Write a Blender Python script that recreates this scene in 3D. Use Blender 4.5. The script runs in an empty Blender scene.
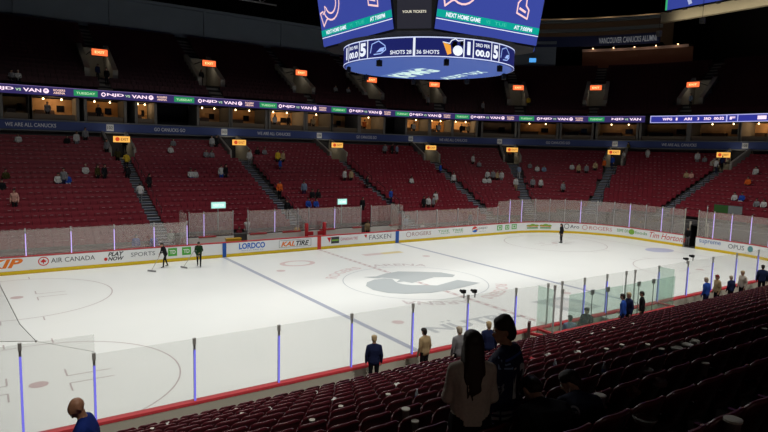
import bpy, bmesh, math, random
import numpy as np
from mathutils import Vector, Matrix
from mathutils.bvhtree import BVHTree
RINK, SPREAD, HOUSE, COUPLE_FILL, TILT = 540, 98, 80, 8, 26
ADS = [('SKIP', -22.87, -20.39, 0.42, 0.98, 'orange'),
('leaf', -19.59, -18.99, 0.42, 0.98, 'red'),
('AIR CANADA', -18.88, -16.37, 0.56, 0.86, 'ink'),
('PLAY', -15.59, -14.61, 0.7, 0.98, 'ink'),
('NOW', -15.59, -14.61, 0.4, 0.66, 'ink'),
('dot', -15.83, -15.62, 0.42, 0.64, 'red'),
('SPORTS', -14.17, -12.62, 0.56, 0.84, 'slate'),
('TD', -11.75, -11.14, 0.4, 0.96, 'tdgreen'),
('TD', -10.8, -10.17, 0.4, 0.96, 'tdgreen'),
('mark', -7.9, -7.61, 0.0, 1.09, 'bluemark'),
('LORDCO', -6.64, -4.58, 0.5, 0.95, 'adblue'),
('sub', -6.48, -4.74, 0.36, 0.42, 'adblue'),
('KAL', -3.26, -2.07, 0.46, 0.84, 'orange'),
('TIRE', -1.99, -0.85, 0.46, 0.84, 'ink'),
('box', -3.43, -0.67, 0.38, 0.94, 'ink'),
('mark', -0.12, 0.21, 0.0, 1.09, 'redmark'),
('tri', 0.77, 1.15, 0.5, 0.92, 'red'),
('square', 1.15, 1.9, 0.4, 0.94, 'ink'),
('CANADIAN TIRE', 2.04, 3.68, 0.58, 0.82, 'pink'),
('tri', 4.32, 4.62, 0.66, 0.92, 'red'),
('FASKEN', 4.83, 7.1, 0.48, 0.88, 'slate'),
('mark', 7.56, 7.93, 0.0, 1.09, 'bluemark'),
('ring', 8.72, 9.27, 0.44, 0.92, 'pinkgrey'),
('ROGERS', 9.38, 11.54, 0.52, 0.86, 'pinkgrey'),
('TREE', 12.36, 13.68, 0.66, 0.86, 'dullgreen'),
('sub', 12.72, 13.8, 0.48, 0.6, 'dullgreen'),
('TREE', 14.05, 15.42, 0.66, 0.86, 'dullgreen'),
('sub', 14.42, 15.42, 0.48, 0.6, 'dullgreen'),
('pepsi', 16.56, 17.27, 0.4, 0.98, 'red'),
('pepsi', 17.4, 18.53, 0.62, 0.92, 'slate'),
('sub', 17.47, 18.4, 0.44, 0.5, 'slate'),
('gsq', 19.88, 20.58, 0.42, 0.92, 'tdgreen'),
('gsq', 20.99, 21.56, 0.44, 0.9, 'tdgreen'),
('gsq', 21.91, 22.6, 0.44, 0.94, 'tdgreen'),
('treelogo', 23.93, 25.21, 0.42, 0.9, 'leafgreen'),
('treelogo', 25.43, 26.61, 0.42, 0.9, 'leafgreen'),
('ring', 27.95, 28.45, 0.44, 0.98, 'ink'),
('Aro', 28.55, 29.44, 0.52, 0.88, 'ink'),
('ring', 29.73, 30.27, 0.44, 0.94, 'pinkred'),
('ROGERS', 30.41, 32.65, 0.5, 0.86, 'pinkred'),
('save on', 33.14, 34.25, 0.56, 0.86, 'dullgreen'),
('disc', 34.3, 34.92, 0.42, 0.96, 'leafgreen'),
('foods', 34.97, 36.24, 0.56, 0.86, 'dullgreen'),
('Tim Hortons', 36.5, 40.04, 0.42, 0.95, 'red'),
('supreme', 41.27, 43.14, 0.5, 0.9, 'adblue2'),
('OPUS', 43.77, 45.09, 0.48, 0.86, 'slate'),
('disc', 45.38, 45.85, 0.42, 0.94, 'teal')]
POLY = {'diamond': [(2.59, -7.17), (4.98, -7.19), (5.44, -8.22), (5.34, -9.74), (3.33, -9.99), (2.86, -9.4), (2.86, -8.27)],
 'diamond_in': [(3.45, -7.63), (4.61, -7.64), (4.79, -8.73), (4.75, -9.54), (3.72, -9.43), (3.28, -8.73)],
 'orca_a': [(-1.52, 2.19), (-0.34, 2.78), (0.75, 2.94), (2.03, 2.18), (3.17, 1.33), (3.5, 0.27), (2.96, -0.14), (1.81, 0.39), (0.71, 0.04), (-0.48, -0.29), (-0.68, 0.28), (-1.29, 0.29), (-0.57, 0.87),
            (-0.86, 1.34)],
 'orca_b': [(-3.44, 0.36), (-2.88, 1.13), (-2.09, 1.56), (-1.33, 1.56), (-0.94, 1.22), (-1.31, 0.15), (-1.17, -0.39), (-0.86, -0.79), (-0.13, -1.15), (0.46, -1.58), (2.63, -0.97), (3.33, -2.3),
            (1.75, -2.68), (0.42, -2.84), (-1.05, -2.88), (-2.45, -2.35), (-3.25, -1.7), (-3.62, -0.68)],
 'orca_c': [(-2.3, 2.52), (-1.46, 2.29), (-0.36, 2.76), (-0.81, 1.98), (-1.64, 1.78)]}
PEOPLE = [[-19.45, 31.28, 7.38, 3.14, 'sit', 'white', 'black', 'dark', 'person in pale shirt seated alone in the top lower-bowl row at far left'],
[-15.73, 31.28, 7.38, 3.14, 'sit', 'black', 'black', 'dark', 'person in dark top seated just left of the two standing in the top row'],
[-14.98, 31.15, 7.38, 3.14, 'stand', 'white', 'grey', 'dark', 'person in white jersey standing in the top row left of the first lit exit sign'],
[-14.14, 32.0, 7.72, 3.14, 'stand', 'grey', 'black', 'dark', 'person in grey top standing in the top row beside the white jersey'],
[-12.77, 29.45, 6.7, 3.14, 'stand', 'grey', 'black', 'dark', 'person in grey coat standing below the first lit exit sign'],
[-12.17, 27.75, 6.02, 6.28, 'climb', 'blackyellow', 'black', 'dark', 'person in black and yellow jersey upper on the leftmost stairs'],
[-11.11, 30.3, 7.04, 6.28, 'climb', 'black', 'black', 'dark', 'person in dark coat at the head of the leftmost stairs'],
[-11.63, 26.9, 5.68, 6.28, 'climb', 'yellow', 'black', 'dark', 'person in yellow jersey on the leftmost stairs below the exit'],
[-12.06, 24.35, 4.66, 6.28, 'climb', 'black', 'black', 'dark', 'person in black climbing the leftmost stairs below the yellow jersey'],
[-11.81, 20.95, 3.3, 6.28, 'climb', 'white', 'grey', 'dark', 'person in pale jacket midway on the leftmost stairs'],
[-10.73, 22.65, 3.98, 3.14, 'stand', 'black', 'black', 'dark', 'person in black standing beside the pale jacket near the leftmost stairs'],
[-16.9, 23.5, 4.32, 3.14, 'stand', 'grey', 'navy', 'dark', 'standing person in grey amid a small group left of the leftmost stairs'],
[-17.29, 23.63, 4.32, 3.14, 'sit', 'white', 'navy', 'dark', 'seated person in white at left of the small group left of the stairs'],
[-16.63, 23.63, 4.32, 3.14, 'sit', 'blue', 'white', 'dark', 'seated person in blue and white at right of the small group'],
[-15.11, 25.33, 5.0, 3.14, 'sit', 'white', 'white', 'light', 'person in bright white seated alone left of a dark pair'],
[-14.36, 24.35, 4.66, 3.14, 'stand', 'blackyellow', 'black', 'dark', 'left of the two dark figures standing left of the leftmost stairs'],
[-13.84, 24.35, 4.66, 3.14, 'stand', 'black', 'black', 'dark', 'right of the two dark figures standing left of the leftmost stairs'],
[-20.7, 24.48, 4.66, 3.14, 'sit', 'blackyellow', 'black', 'dark', 'person in black and yellow seated at the left picture edge'],
[-21.03, 22.78, 3.98, 3.14, 'sit', 'black', 'black', 'dark', 'dark seated figure at the very left edge below the black and yellow one'],
[-20.39, 20.1, 2.96, 3.14, 'stand', 'peach', 'black', 'dark', 'person in peach shirt and black trousers standing at far left'],
[-6.47, 31.28, 7.38, 3.14, 'sit', 'grey', 'black', 'dark', 'person in grey seated high right of the leftmost stairs'],
[-7.17, 29.58, 6.7, 3.14, 'sit', 'white', 'black', 'dark', 'person in white seated one row below the grey one high right of the stairs'],
[-6.78, 24.48, 4.66, 3.14, 'sit', 'white', 'blue', 'dark', 'person in white seated left of the second stairs, nearer the leftmost stairs'],
[-6.37, 24.48, 4.66, 3.14, 'sit', 'white', 'grey', 'dark', 'person in white leaning in a seat left of the second stairs'],
[-4.04, 28.73, 6.36, 3.14, 'sit', 'grey', 'black', 'dark', 'left of two grey figures seated left of the second exit'],
[-3.49, 28.73, 6.36, 3.14, 'sit', 'grey', 'black', 'dark', 'right of two grey figures seated left of the second exit'],
[-2.66, 31.15, 7.38, 3.14, 'stand', 'white', 'grey', 'dark', 'person in white standing beside the second lit exit sign'],
[-2.22, 31.15, 7.38, 3.14, 'stand', 'black', 'black', 'dark', 'person in black standing between the white figure and second exit sign'],
[-0.01, 27.75, 6.02, 3.14, 'stand', 'white', 'grey', 'dark', 'person in white standing right of the second exit mouth'],
[-4.05, 24.35, 4.66, 3.14, 'stand', 'white', 'blue', 'dark', 'person in white and blue standing left of the second stairs'],
[-3.63, 24.35, 4.66, 3.14, 'stand', 'black', 'black', 'dark', 'person in black standing beside the white and blue one'],
[2.35, 29.58, 6.7, 3.14, 'sit', 'grey', 'black', 'dark', 'person in grey seated high between the second and third exits'],
[1.57, 29.58, 6.7, 3.14, 'sit', 'black', 'black', 'dark', 'dark figure seated left of the grey one between second and third exits'],
[3.04, 27.75, 6.02, 3.14, 'stand', 'yellow', 'black', 'dark', 'person in yellow jersey standing left of the third exit'],
[3.61, 27.75, 6.02, 3.14, 'stand', 'tan', 'black', 'dark', 'person in tan top standing right of the yellow jersey'],
[2.53, 26.05, 5.34, 3.14, 'stand', 'blue', 'navy', 'dark', 'person in blue jersey standing below the yellow jersey'],
[0.19, 20.95, 3.3, 3.14, 'stand', 'orange', 'black', 'dark', 'person in bright orange jacket on the second stairs'],
[-0.6, 17.55, 1.94, 3.14, 'stand', 'black', 'black', 'dark', 'person in black at the foot of the second stairs'],
[2.66, 20.95, 3.3, 3.14, 'stand', 'slate', 'navy', 'dark', 'person in slate blue standing right of the orange jacket'],
[3.14, 20.23, 2.96, 3.14, 'sit', 'black', 'black', 'dark', 'left of two dark figures slumped in seats above the penalty side glass'],
[3.75, 20.23, 2.96, 3.14, 'sit', 'black', 'black', 'dark', 'right of two dark figures slumped in seats above the penalty side glass'],
[1.87, 18.53, 2.28, 3.14, 'sit', 'blue', 'navy', 'dark', 'left of two blue jackets seated behind the middle bench glass'],
[2.64, 18.53, 2.28, 3.14, 'sit', 'blue', 'navy', 'dark', 'right of two blue jackets seated behind the middle bench glass'],
[8.5, 23.5, 4.32, 3.14, 'stand', 'white', 'black', 'dark', 'left of a pale pair standing beside the third stairs'],
[9.27, 23.5, 4.32, 3.14, 'stand', 'tan', 'black', 'dark', 'right of a pale pair standing beside the third stairs'],
[10.15, 21.8, 3.64, 3.14, 'stand', 'black', 'black', 'dark', 'person in black standing on the third stairs below the pale pair'],
[6.99, 17.55, 1.94, 3.14, 'stand', 'black', 'black', 'dark', 'person in black at the foot of the third stairs above the bench gap'],
[17.99, 30.3, 7.04, 3.14, 'stand', 'grey', 'black', 'dark', 'person in grey high in the seats left of the fourth exit'],
[19.05, 30.3, 7.04, 3.14, 'stand', 'black', 'black', 'dark', 'person in black high in the seats left of the fourth exit'],
[19.75, 30.29, 7.04, 3.11, 'stand', 'slate', 'black', 'dark', 'person in slate top high in the seats left of the fourth exit'],
[16.46, 22.78, 3.98, 3.14, 'sit', 'white', 'black', 'dark', 'person in white seated alone left of the fourth stairs'],
[11.35, 19.25, 2.62, 3.14, 'stand', 'blue', 'navy', 'dark', 'person in blue standing in the seats above the right bench glass'],
[14.18, 17.55, 1.94, 3.14, 'stand', 'black', 'black', 'dark', 'person in black at left of the row of four above the side glass'],
[14.76, 17.55, 1.94, 3.14, 'stand', 'white', 'black', 'dark', 'person in white second of the row of four above the side glass'],
[15.41, 17.55, 1.94, 3.14, 'stand', 'grey', 'black', 'dark', 'person in grey third of the row of four above the side glass'],
[16.35, 18.4, 2.28, 3.14, 'stand', 'white', 'tan', 'dark', 'person in white at right of the row of four above the side glass'],
[22.25, 24.94, 5.0, 2.98, 'stand', 'blue', 'navy', 'dark', 'person in blue on the fourth stairs'],
[22.12, 22.38, 3.98, 2.97, 'stand', 'white', 'black', 'dark', 'person in white bending beside the fourth stairs'],
[28.15, 25.87, 6.02, 2.74, 'stand', 'white', 'black', 'dark', 'person in white standing high between the fourth and fifth exits'],
[28.37, 24.99, 5.68, 2.71, 'sit', 'grey', 'black', 'dark', 'person in grey seated below the white one between fourth and fifth exits'],
[26.82, 21.82, 4.32, 2.72, 'stand', 'white', 'black', 'dark', 'leftmost white figure of the middle group right of the fourth stairs'],
[27.42, 21.53, 4.32, 2.68, 'stand', 'grey', 'black', 'dark', 'second figure, in grey, of the middle group right of the fourth stairs'],
[27.87, 21.3, 4.32, 2.66, 'stand', 'tan', 'black', 'dark', 'third figure, in tan, of the middle group right of the fourth stairs'],
[28.33, 21.05, 4.32, 2.63, 'stand', 'white', 'grey', 'dark', 'rightmost white figure of the middle group right of the fourth stairs'],
[25.96, 21.41, 3.98, 2.75, 'sit', 'white', 'navy', 'dark', 'left seated figure in front of the middle group'],
[26.47, 21.18, 3.98, 2.72, 'sit', 'white', 'black', 'dark', 'right seated figure in front of the middle group'],
[33.99, 25.5, 7.04, 2.52, 'stand', 'orange', 'black', 'dark', 'person in rust top right below the fifth lit exit sign'],
[31.29, 21.15, 5.0, 5.65, 'climb', 'slate', 'white', 'dark', 'person in pale blue top on the fifth stairs'],
[28.53, 18.94, 3.64, 2.56, 'stand', 'white', 'tan', 'dark', 'person in white standing left of the fifth stairs'],
[33.66, 21.61, 5.68, 2.43, 'sit', 'grey', 'black', 'dark', 'person in grey seated right of the fifth stairs, left of three'],
[33.68, 20.45, 5.34, 2.4, 'sit', 'white', 'black', 'dark', 'person in white seated right of the fifth stairs, middle of three'],
[34.27, 19.89, 5.34, 2.36, 'sit', 'slate', 'black', 'dark', 'person in slate seated right of the fifth stairs, right of three'],
[30.07, 17.79, 3.64, 2.45, 'stand', 'grey', 'black', 'dark', 'person in grey standing just right of the fifth stairs, lower down'],
[30.75, 17.19, 3.64, 2.39, 'stand', 'white', 'black', 'dark', 'person in white hat and top right of the fifth stairs, lower down'],
[31.77, 14.87, 3.3, 2.25, 'stand', 'grey', 'black', 'dark', 'person in grey standing alone midway between fifth and sixth exits'],
[37.04, 18.0, 5.68, 2.21, 'sit', 'white', 'black', 'dark', 'person in white seated left of the sixth exit group'],
[36.72, 16.77, 5.34, 2.18, 'stand', 'tan', 'black', 'dark', 'person in tan at left of the line of people left of the sixth exit'],
[37.21, 16.03, 5.34, 2.14, 'stand', 'grey', 'black', 'dark', 'person in grey second in the line left of the sixth exit'],
[38.39, 15.71, 5.68, 2.1, 'stand', 'tan', 'black', 'dark', 'person third in the line left of the sixth exit, in drab top'],
[39.57, 15.34, 6.02, 2.06, 'stand', 'orange', 'black', 'dark', 'person in red orange top at right of the line by the sixth exit'],
[40.68, 15.02, 6.36, 2.02, 'stand', 'blue', 'navy', 'dark', 'person in blue under the sixth lit exit sign'],
[42.62, 14.88, 7.04, 1.98, 'stand', 'white', 'black', 'dark', 'person in white standing right of the sixth lit exit sign'],
[44.96, 15.9, 8.06, 1.98, 'stand', 'blackyellow', 'black', 'dark', 'person in black and yellow right above the white one by the sixth exit'],
[44.32, 12.81, 7.38, 1.89, 'stand', 'white', 'white', 'dark', 'person in white alone in the top rows right of the sixth exit'],
[44.68, 6.95, 7.04, 1.67, 'stand', 'white', 'grey', 'dark', 'person in white standing high left of the last exit, left of pair'],
[44.87, 6.2, 7.04, 1.64, 'sit', 'grey', 'black', 'dark', 'person in grey seated high left of the last exit, right of pair'],
[43.1, 4.03, 6.36, 4.71, 'climb', 'white', 'navy', 'dark', 'person in white and navy on the last stairs below the exit'],
[43.95, 3.85, 6.7, 4.71, 'climb', 'navy', 'black', 'dark', 'person in navy on the last stairs below the exit'],
[40.64, 5.8, 5.34, 1.63, 'sit', 'tan', 'black', 'dark', 'left of two small figures seated left of the last stairs'],
[40.67, 5.25, 5.34, 1.61, 'sit', 'peach', 'black', 'dark', 'right of two small figures seated left of the last stairs'],
[42.38, -0.35, 6.02, 1.57, 'sit', 'white', 'white', 'dark', 'person in white seated below the last lit exit sign at right'],
[39.83, -0.86, 5.0, 1.57, 'sit', 'orange', 'black', 'dark', 'person in dull red seated below the one in white at right'],
[36.43, -1.35, 3.64, 1.57, 'sit', 'white', 'navy', 'dark', 'person in white seated above the right end glass, left of pair'],
[36.43, -2.01, 3.64, 1.57, 'sit', 'blue', 'white', 'dark', 'person in blue seated above the right end glass, right of pair'],
[35.58, -3.7, 3.3, 1.57, 'sit', 'grey', 'black', 'dark', 'left of two grey figures seated at right edge behind end glass'],
[35.58, -4.3, 3.3, 1.57, 'sit', 'white', 'black', 'dark', 'rightmost pale figure seated at right edge behind end glass'],
[-19.62, 33.88, 13.0, 3.14, 'sit', 'grey', 'black', 'dark', 'left of two figures seated at the front of the dark upper deck, far left'],
[-19.13, 33.88, 13.0, 3.14, 'sit', 'white', 'black', 'light', 'right of two figures seated at the front of the dark upper deck, far left'],
[-12.42, 35.45, 13.98, 3.14, 'stand', 'navy', 'black', 'dark', 'left dark figure below the leftmost orange sign in the upper deck'],
[-11.76, 34.6, 13.49, 3.14, 'stand', 'black', 'black', 'dark', 'right dark figure below the leftmost orange sign in the upper deck'],
[-2.07, 36.3, 14.47, 3.14, 'stand', 'black', 'black', 'dark', 'dark figure below the second orange sign in the upper deck'],
[14.56, 36.43, 14.47, 3.14, 'sit', 'grey', 'black', 'dark', 'left of two figures in the upper deck left of the hanging scoreboard'],
[16.37, 36.43, 14.47, 3.14, 'sit', 'grey', 'black', 'dark', 'right of two figures in the upper deck left of the hanging scoreboard'],
[26.86, 33.56, 13.49, 2.88, 'stand', 'grey', 'black', 'dark', 'left of two upper deck figures below the fifth orange sign'],
[33.31, 30.01, 13.0, 2.63, 'stand', 'grey', 'black', 'dark', 'upper deck figure in grey between the fifth and sixth orange signs'],
[39.43, 27.75, 13.98, 2.42, 'stand', 'yellow', 'black', 'dark', 'upper deck figure in yellow below the sixth orange sign'],
[49.3, 10.83, 13.98, 1.78, 'stand', 'slate', 'black', 'dark', 'upper deck figure in slate below the rightmost orange sign'],
[-13.37, 15.2, 0.0, None, 'stand', 'blue', 'navy', 'dark', 'person in bright blue behind the left side glass'],
[-12.29, 14.6, 0.0, None, 'stand', 'blue', 'black', 'light', 'person in deep blue beside the glass post behind the left side glass'],
[-10.86, 15.6, 0.58, None, 'sit', 'green', 'grey', 'light', 'person in grey green crouching at the foot of the leftmost stairs behind glass'],
[-10.27, 14.2, 0.0, None, 'stand', 'red', 'red', 'dark', 'person in dark red beside the left end of the players bench'],
[-5.42, 16.2, 0.0, None, 'stand', 'maroon', 'black', 'dark', 'person in maroon at the left bench tunnel'],
[-4.75, 16.2, 0.58, None, 'stand', 'white', 'grey', 'light', 'person in white behind the bench glass right of the left tunnel'],
[-0.63, 15.6, 0.0, None, 'stand', 'yellow', 'black', 'dark', 'person in yellow and black in the doorway behind the left bench'],
[6.32, 15.6, 0.0, None, 'stand', 'tan', 'black', 'dark', 'person with pale top in the right bench tunnel'],
[10.31, 15.2, 0.3, None, 'stand', 'slate', 'navy', 'dark', 'person in slate blue at the right end of the players bench'],
[12.28, 15.2, 0.0, None, 'sit', 'white', 'tan', 'light', 'person in white seated behind the low glass right of the bench'],
[17.78, 14.6, 0.5, None, 'stand', 'navy', 'black', 'tan', 'person in navy standing behind the far side glass right of the bench'],
[29.0, 17.5, 0.9, None, 'stand', 'blue', 'navy', 'dark', 'person in blue behind the tall corner glass at the foot of the fifth stairs'],
[34.33, 15.5, 0.9, None, 'stand', 'slate', 'navy', 'dark', 'person in slate blue behind the tall corner glass above the dark gloved official'],
[33.5, 7.98, 1.4, None, 'stand', 'blue', 'navy', 'dark', 'person in blue with grey pail behind the tall end glass'],
[32.2, 2.89, 0.0, None, 'stand', 'blue', 'navy', 'red', 'person in deep blue behind the end glass left of the open gate'],
[31.6, 0.16, 0.0, None, 'stand', 'black', 'grey', 'dark', 'person in black and grey standing in the open end gate'],
[-12.35, 11.29, 0.0, None, 'shovel', 'black', 'black', 'dark', 'person in black pushing a snow shovel on the ice at left'],
[-10.36, 10.48, 0.0, None, 'shovel', 'blackgreen', 'black', 'dark', 'person in black and green clearing the ice near the left blue line'],
[21.62, 6.46, 0.0, None, 'stand', 'black', 'black', 'dark', 'person in black standing alone on the far right ice']]
LIT = [(-17.97, -14.73, 0, 'paper', 'white crumpled paper on the seats lowest left below the red rail'),
(-18.39, -17.28, 3, 'paper', 'white paper scrap left in the seats right of the lowest left one'),
(-17.47, -15.58, 1, 'cup', 'white cup in the lower left seats, left of a close pair'),
(-17.83, -17.28, 3, 'cup', 'white cup in the lower left seats, right of a close pair'),
(-17.24, -17.28, 3, 'paper', 'pale wrapper in the seats right of the cup pair'),
(-18.35, -21.53, 8, 'cup', 'white cup at the bottom edge left of centre'),
(-16.5, -18.98, 5, 'paper', 'small white scrap in the seats left of the standing woman'),
(-17.28, -20.68, 7, 'cup', 'small white cup left of the standing woman, lower of two bits'),
(-15.17, -15.58, 1, 'paper', 'pinkish wrapper in the third row left of the man in the dark coat'),
(-18.81, -14.73, 0, 'paper', 'white scrap on the front row seats at lower left'),
(-19.16, -15.58, 1, 'cup', 'white cup at the bottom edge of the lower left seats'),
(-16.15, -20.68, 7, 'cup', 'white paper cup lying in the row left of the standing woman'),
(-16.18, -21.53, 8, 'bottle', 'clear bottle in a seat back left of the standing woman'),
(-17.53, -23.23, 10, 'cup', 'tall white cup close to the left elbow of the standing woman'),
(-18.15, -24.08, 11, 'cup', 'white cup at the bottom edge left of the standing woman'),
(-14.93, -18.98, 5, 'paper', 'white scrap above the white cup left of the standing woman'),
(-12.51, -20.68, 7, 'redpaper', 'red paper sheet on a seat just right of the man in the jersey'),
(-7.61, -17.28, 3, 'paper', 'white scrap in the middle rows below the penalty bench'),
(-11.96, -20.68, 7, 'paper', 'white scrap right of the man in the jersey, upper of three'),
(-13.94, -22.38, 9, 'bottle', 'pale blue bottle right of the man in the jersey, lowest of three'),
(-6.94, -18.13, 4, 'paper', 'white scrap in the rows right below the seated blue man'),
(-6.5, -18.13, 4, 'cup', 'pale cup in the rows below the dark pair at the penalty bench'),
(-5.95, -18.13, 4, 'cup', 'white cup in the rows below the blue jacket pair'),
(-4.82, -18.13, 4, 'paper', 'white scrap in the rows below the man in black by the rail'),
(-9.82, -19.83, 6, 'cup', 'white cup in the middle rows, left of the numbered row'),
(-12.07, -21.53, 8, 'paper', 'white wrapper in the middle rows above the seated dark-haired man'),
(-12.21, -22.38, 9, 'cup', 'white cup in the middle rows, right above the seated dark-haired man'),
(-11.7, -22.38, 9, 'cup', 'white cup, first of three in a rising diagonal at right'),
(-12.36, -23.23, 10, 'cup', 'white cup, second of three in a rising diagonal at right'),
(-13.39, -24.08, 11, 'bluecup', 'blue cup, last of three in a rising diagonal at right'),
(-12.89, -24.08, 11, 'lid', 'white round food lid in the right seats beside crumpled paper'),
(-12.33, -24.08, 11, 'paper', 'large crumpled white paper bag in the right seats'),
(-12.57, -24.08, 11, 'lid', 'grey lid just above the crumpled paper bag'),
(-14.51, -24.08, 11, 'bottle', 'clear water bottle with blue label right of the seated dark-haired man'),
(-15.16, -24.93, 12, 'lid', 'white paper plate in the right seats below the blue cup'),
(-15.17, -25.78, 13, 'cup', 'white cup alone in the far right seats'),
(-16.27, -25.78, 13, 'paper', 'white crumbs of paper in the lower right seats'),
(-16.78, -25.78, 13, 'tanpaper', 'tan napkin in the lower right seats beside the tall cup'),
(-17.37, -25.78, 13, 'cup', 'tall pale paper cup behind the seated dark-haired man'),
(-17.94, -26.63, 14, 'lid', 'clear plastic lid at lower right, upper of two'),
(-17.94, -26.63, 14, 'lid', 'clear plastic lid at lower right, lower of two'),
(-18.28, -27.48, 15, 'cup', 'large pale cup at the lower right corner'),
(-11.88, -24.93, 12, 'bluecup', 'blue cup on the seats at the right picture edge')]
SUITES = [(-20.43, -18.43),
(-18.2, -14.61),
(-13.76, -10.48),
(-9.28, -7.67),
(-3.25, -0.04),
(0.3, 4.08),
(4.67, 8.75),
(9.26, 12.29),
(12.56, 16.04),
(16.47, 19.81),
(23.16, 26.17),
(26.57, 29.38),
(29.65, 32.67),
(33.58, 37.78),
(38.4, 43.08),
(43.68, 47.36),
(48.06, 52.62),
(53.18, 58.3),
(58.73, 63.81),
(64.13, 66.89)]
FASC = [('WE ARE ALL CANUCKS', -20.32, -16.39),
('GO CANUCKS GO', -7.84, -4.82),
('WE ARE ALL CANUCKS', 2.92, 6.85),
('GO CANUCKS GO', 15.56, 18.46),
('WE ARE ALL CANUCKS', 27.55, 31.41),
('GO CANUCKS GO', 41.79, 44.8),
('WE ARE ALL CANUCKS', 55.74, 59.67)]
R = math.radians
C = bpy.context.scene.collection
CX, CY, RB = 19.0, 4.5, 8.4            # bowl: corner centre and radius of the zero offset line
D0, RD, RR, Z0 = 1.0, .85, .34, .58    # lower bowl rows
UD0, URD, URR, UZ0 = 20.6, .85, .49, 13.0
NL, NU = 23, 17
random.seed(7)
rng = np.random.default_rng(5)

# ------------------------------------------------------------------ materials
MATS = {}
def M(name, col, rough=.55, spec=.3, emit=0, noise=0, scale=8, metal=0, ecol=None):
    if name in MATS: return MATS[name]
    m = bpy.data.materials.new(name); m.use_nodes = True
    nt = m.node_tree; b = nt.nodes['Principled BSDF']
    b.inputs['Base Color'].default_value = (*col, 1); b.inputs['Roughness'].default_value = rough
    b.inputs['Specular IOR Level'].default_value = spec; b.inputs['Metallic'].default_value = metal
    if emit:
        b.inputs['Emission Color'].default_value = (*(ecol or col), 1); b.inputs['Emission Strength'].default_value = emit
        m.cycles.emission_sampling = 'NONE'
    if noise:
        tc = nt.nodes.new('ShaderNodeTexCoord'); n = nt.nodes.new('ShaderNodeTexNoise'); n.inputs['Scale'].default_value = scale
        n.inputs['Detail'].default_value = 5
        mx = nt.nodes.new('ShaderNodeMix'); mx.data_type = 'RGBA'
        mx.inputs[6].default_value = (*[c*(1-noise) for c in col], 1); mx.inputs[7].default_value = (*[min(1, c*(1+noise)) for c in col], 1)
        nt.links.new(tc.outputs['Object'], n.inputs['Vector']); nt.links.new(n.outputs['Fac'], mx.inputs[0]); nt.links.new(mx.outputs[2], b.inputs['Base Color'])
    MATS[name] = m; return m
def glass(name, haze, tint, hazecol):
    m = bpy.data.materials.new(name); m.use_nodes = True; nt = m.node_tree; N = nt.nodes
    for n in list(N): N.remove(n)
    out = N.new('ShaderNodeOutputMaterial'); tr = N.new('ShaderNodeBsdfTransparent'); tr.inputs[0].default_value = (*tint, 1)
    df = N.new('ShaderNodeBsdfDiffuse'); df.inputs[0].default_value = (*hazecol, 1)
    tl = N.new('ShaderNodeBsdfTranslucent'); tl.inputs[0].default_value = (*hazecol, 1)
    gl = N.new('ShaderNodeBsdfGlossy'); gl.inputs['Roughness'].default_value = .06
    h = N.new('ShaderNodeMixShader'); h.inputs[0].default_value = .45
    a = N.new('ShaderNodeMixShader'); a.inputs[0].default_value = haze
    b = N.new('ShaderNodeMixShader'); b.inputs[0].default_value = .04
    L = nt.links.new
    L(df.outputs[0], h.inputs[1]); L(tl.outputs[0], h.inputs[2])
    L(tr.outputs[0], a.inputs[1]); L(h.outputs[0], a.inputs[2]); L(a.outputs[0], b.inputs[1]); L(gl.outputs[0], b.inputs[2]); L(b.outputs[0], out.inputs[0])
    MATS[name] = m; return m
GLASS = glass('hazy rink glass', .21, (.97, .98, .97), (.97, .87, .8))  # pale warm haze mixed into the colour of the far panes
CLEAR = glass('clear rink glass', .06, (.985, .99, .985), (.88, .87, .84))
GREEN_GLASS = glass('green tinted glass', .14, (.88, .96, .92), (.62, .8, .72))
NET = glass('netting mesh', .07, (.95, .95, .95), (.25, .25, .25))
CONC = M('concrete', (.085, .078, .075), .85, noise=.25, scale=1.5)
CONC_L = M('pale concrete', (.3, .285, .25), .8, noise=.15, scale=2)
DARK = M('dark paint', (.018, .018, .022), .8)
BLACK = M('black', (.006, .006, .007), .7)
STEEL = M('dark steel', (.08, .08, .085), .45, metal=.6)
GREYM = M('grey metal', (.3, .31, .32), .4, metal=.5)
WHITE = M('white board', (.84, .85, .84), .4)
YELLOW = M('yellow kick plate', (.72, .5, .012), .5)
REDR = M('red rail', (.5, .04, .048), .5)
REDPAD = M('red pad', (.62, .03, .04), .5)
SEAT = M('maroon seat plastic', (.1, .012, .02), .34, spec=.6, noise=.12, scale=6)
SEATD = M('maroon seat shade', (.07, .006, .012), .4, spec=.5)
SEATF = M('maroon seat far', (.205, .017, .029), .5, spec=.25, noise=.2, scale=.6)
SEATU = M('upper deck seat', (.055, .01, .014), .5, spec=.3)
STEPB = M('stair tread', (.06, .075, .11), .8, noise=.2, scale=3)
NOSE = M('stair nosing', (.42, .44, .48), .7)
POSTN = M('lit post near', (.08, .08, .3), emit=1.0, ecol=(.17, .16, .72))
POSTF = M('lit post far', (.2, .15, .4), emit=1.1, ecol=(.56, .42, .85))
NAVYF = M('navy fascia', (.03, .045, .13), .5)
INK = {'ink': (.05, .05, .055), 'orange': (.85, .2, .015), 'red': (.62, .03, .03), 'slate': (.16, .17, .19), 'tdgreen': (.08, .42, .05), 'bluemark': (.02, .1, .4),
       'adblue': (.02, .14, .55), 'redmark': (.6, .05, .04), 'pink': (.6, .16, .22), 'pinkgrey': (.42, .22, .22), 'dullgreen': (.1, .36, .1), 'leafgreen': (.22, .45, .06),
       'adblue2': (.1, .2, .5), 'teal': (.12, .3, .32), 'pinkred': (.6, .2, .2)}
def AD(k): return M('print '+k, INK[k], .45)
def lit(name, col, s): return M(name, tuple(c*.3 for c in col), .5, emit=s, ecol=col)

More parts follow.
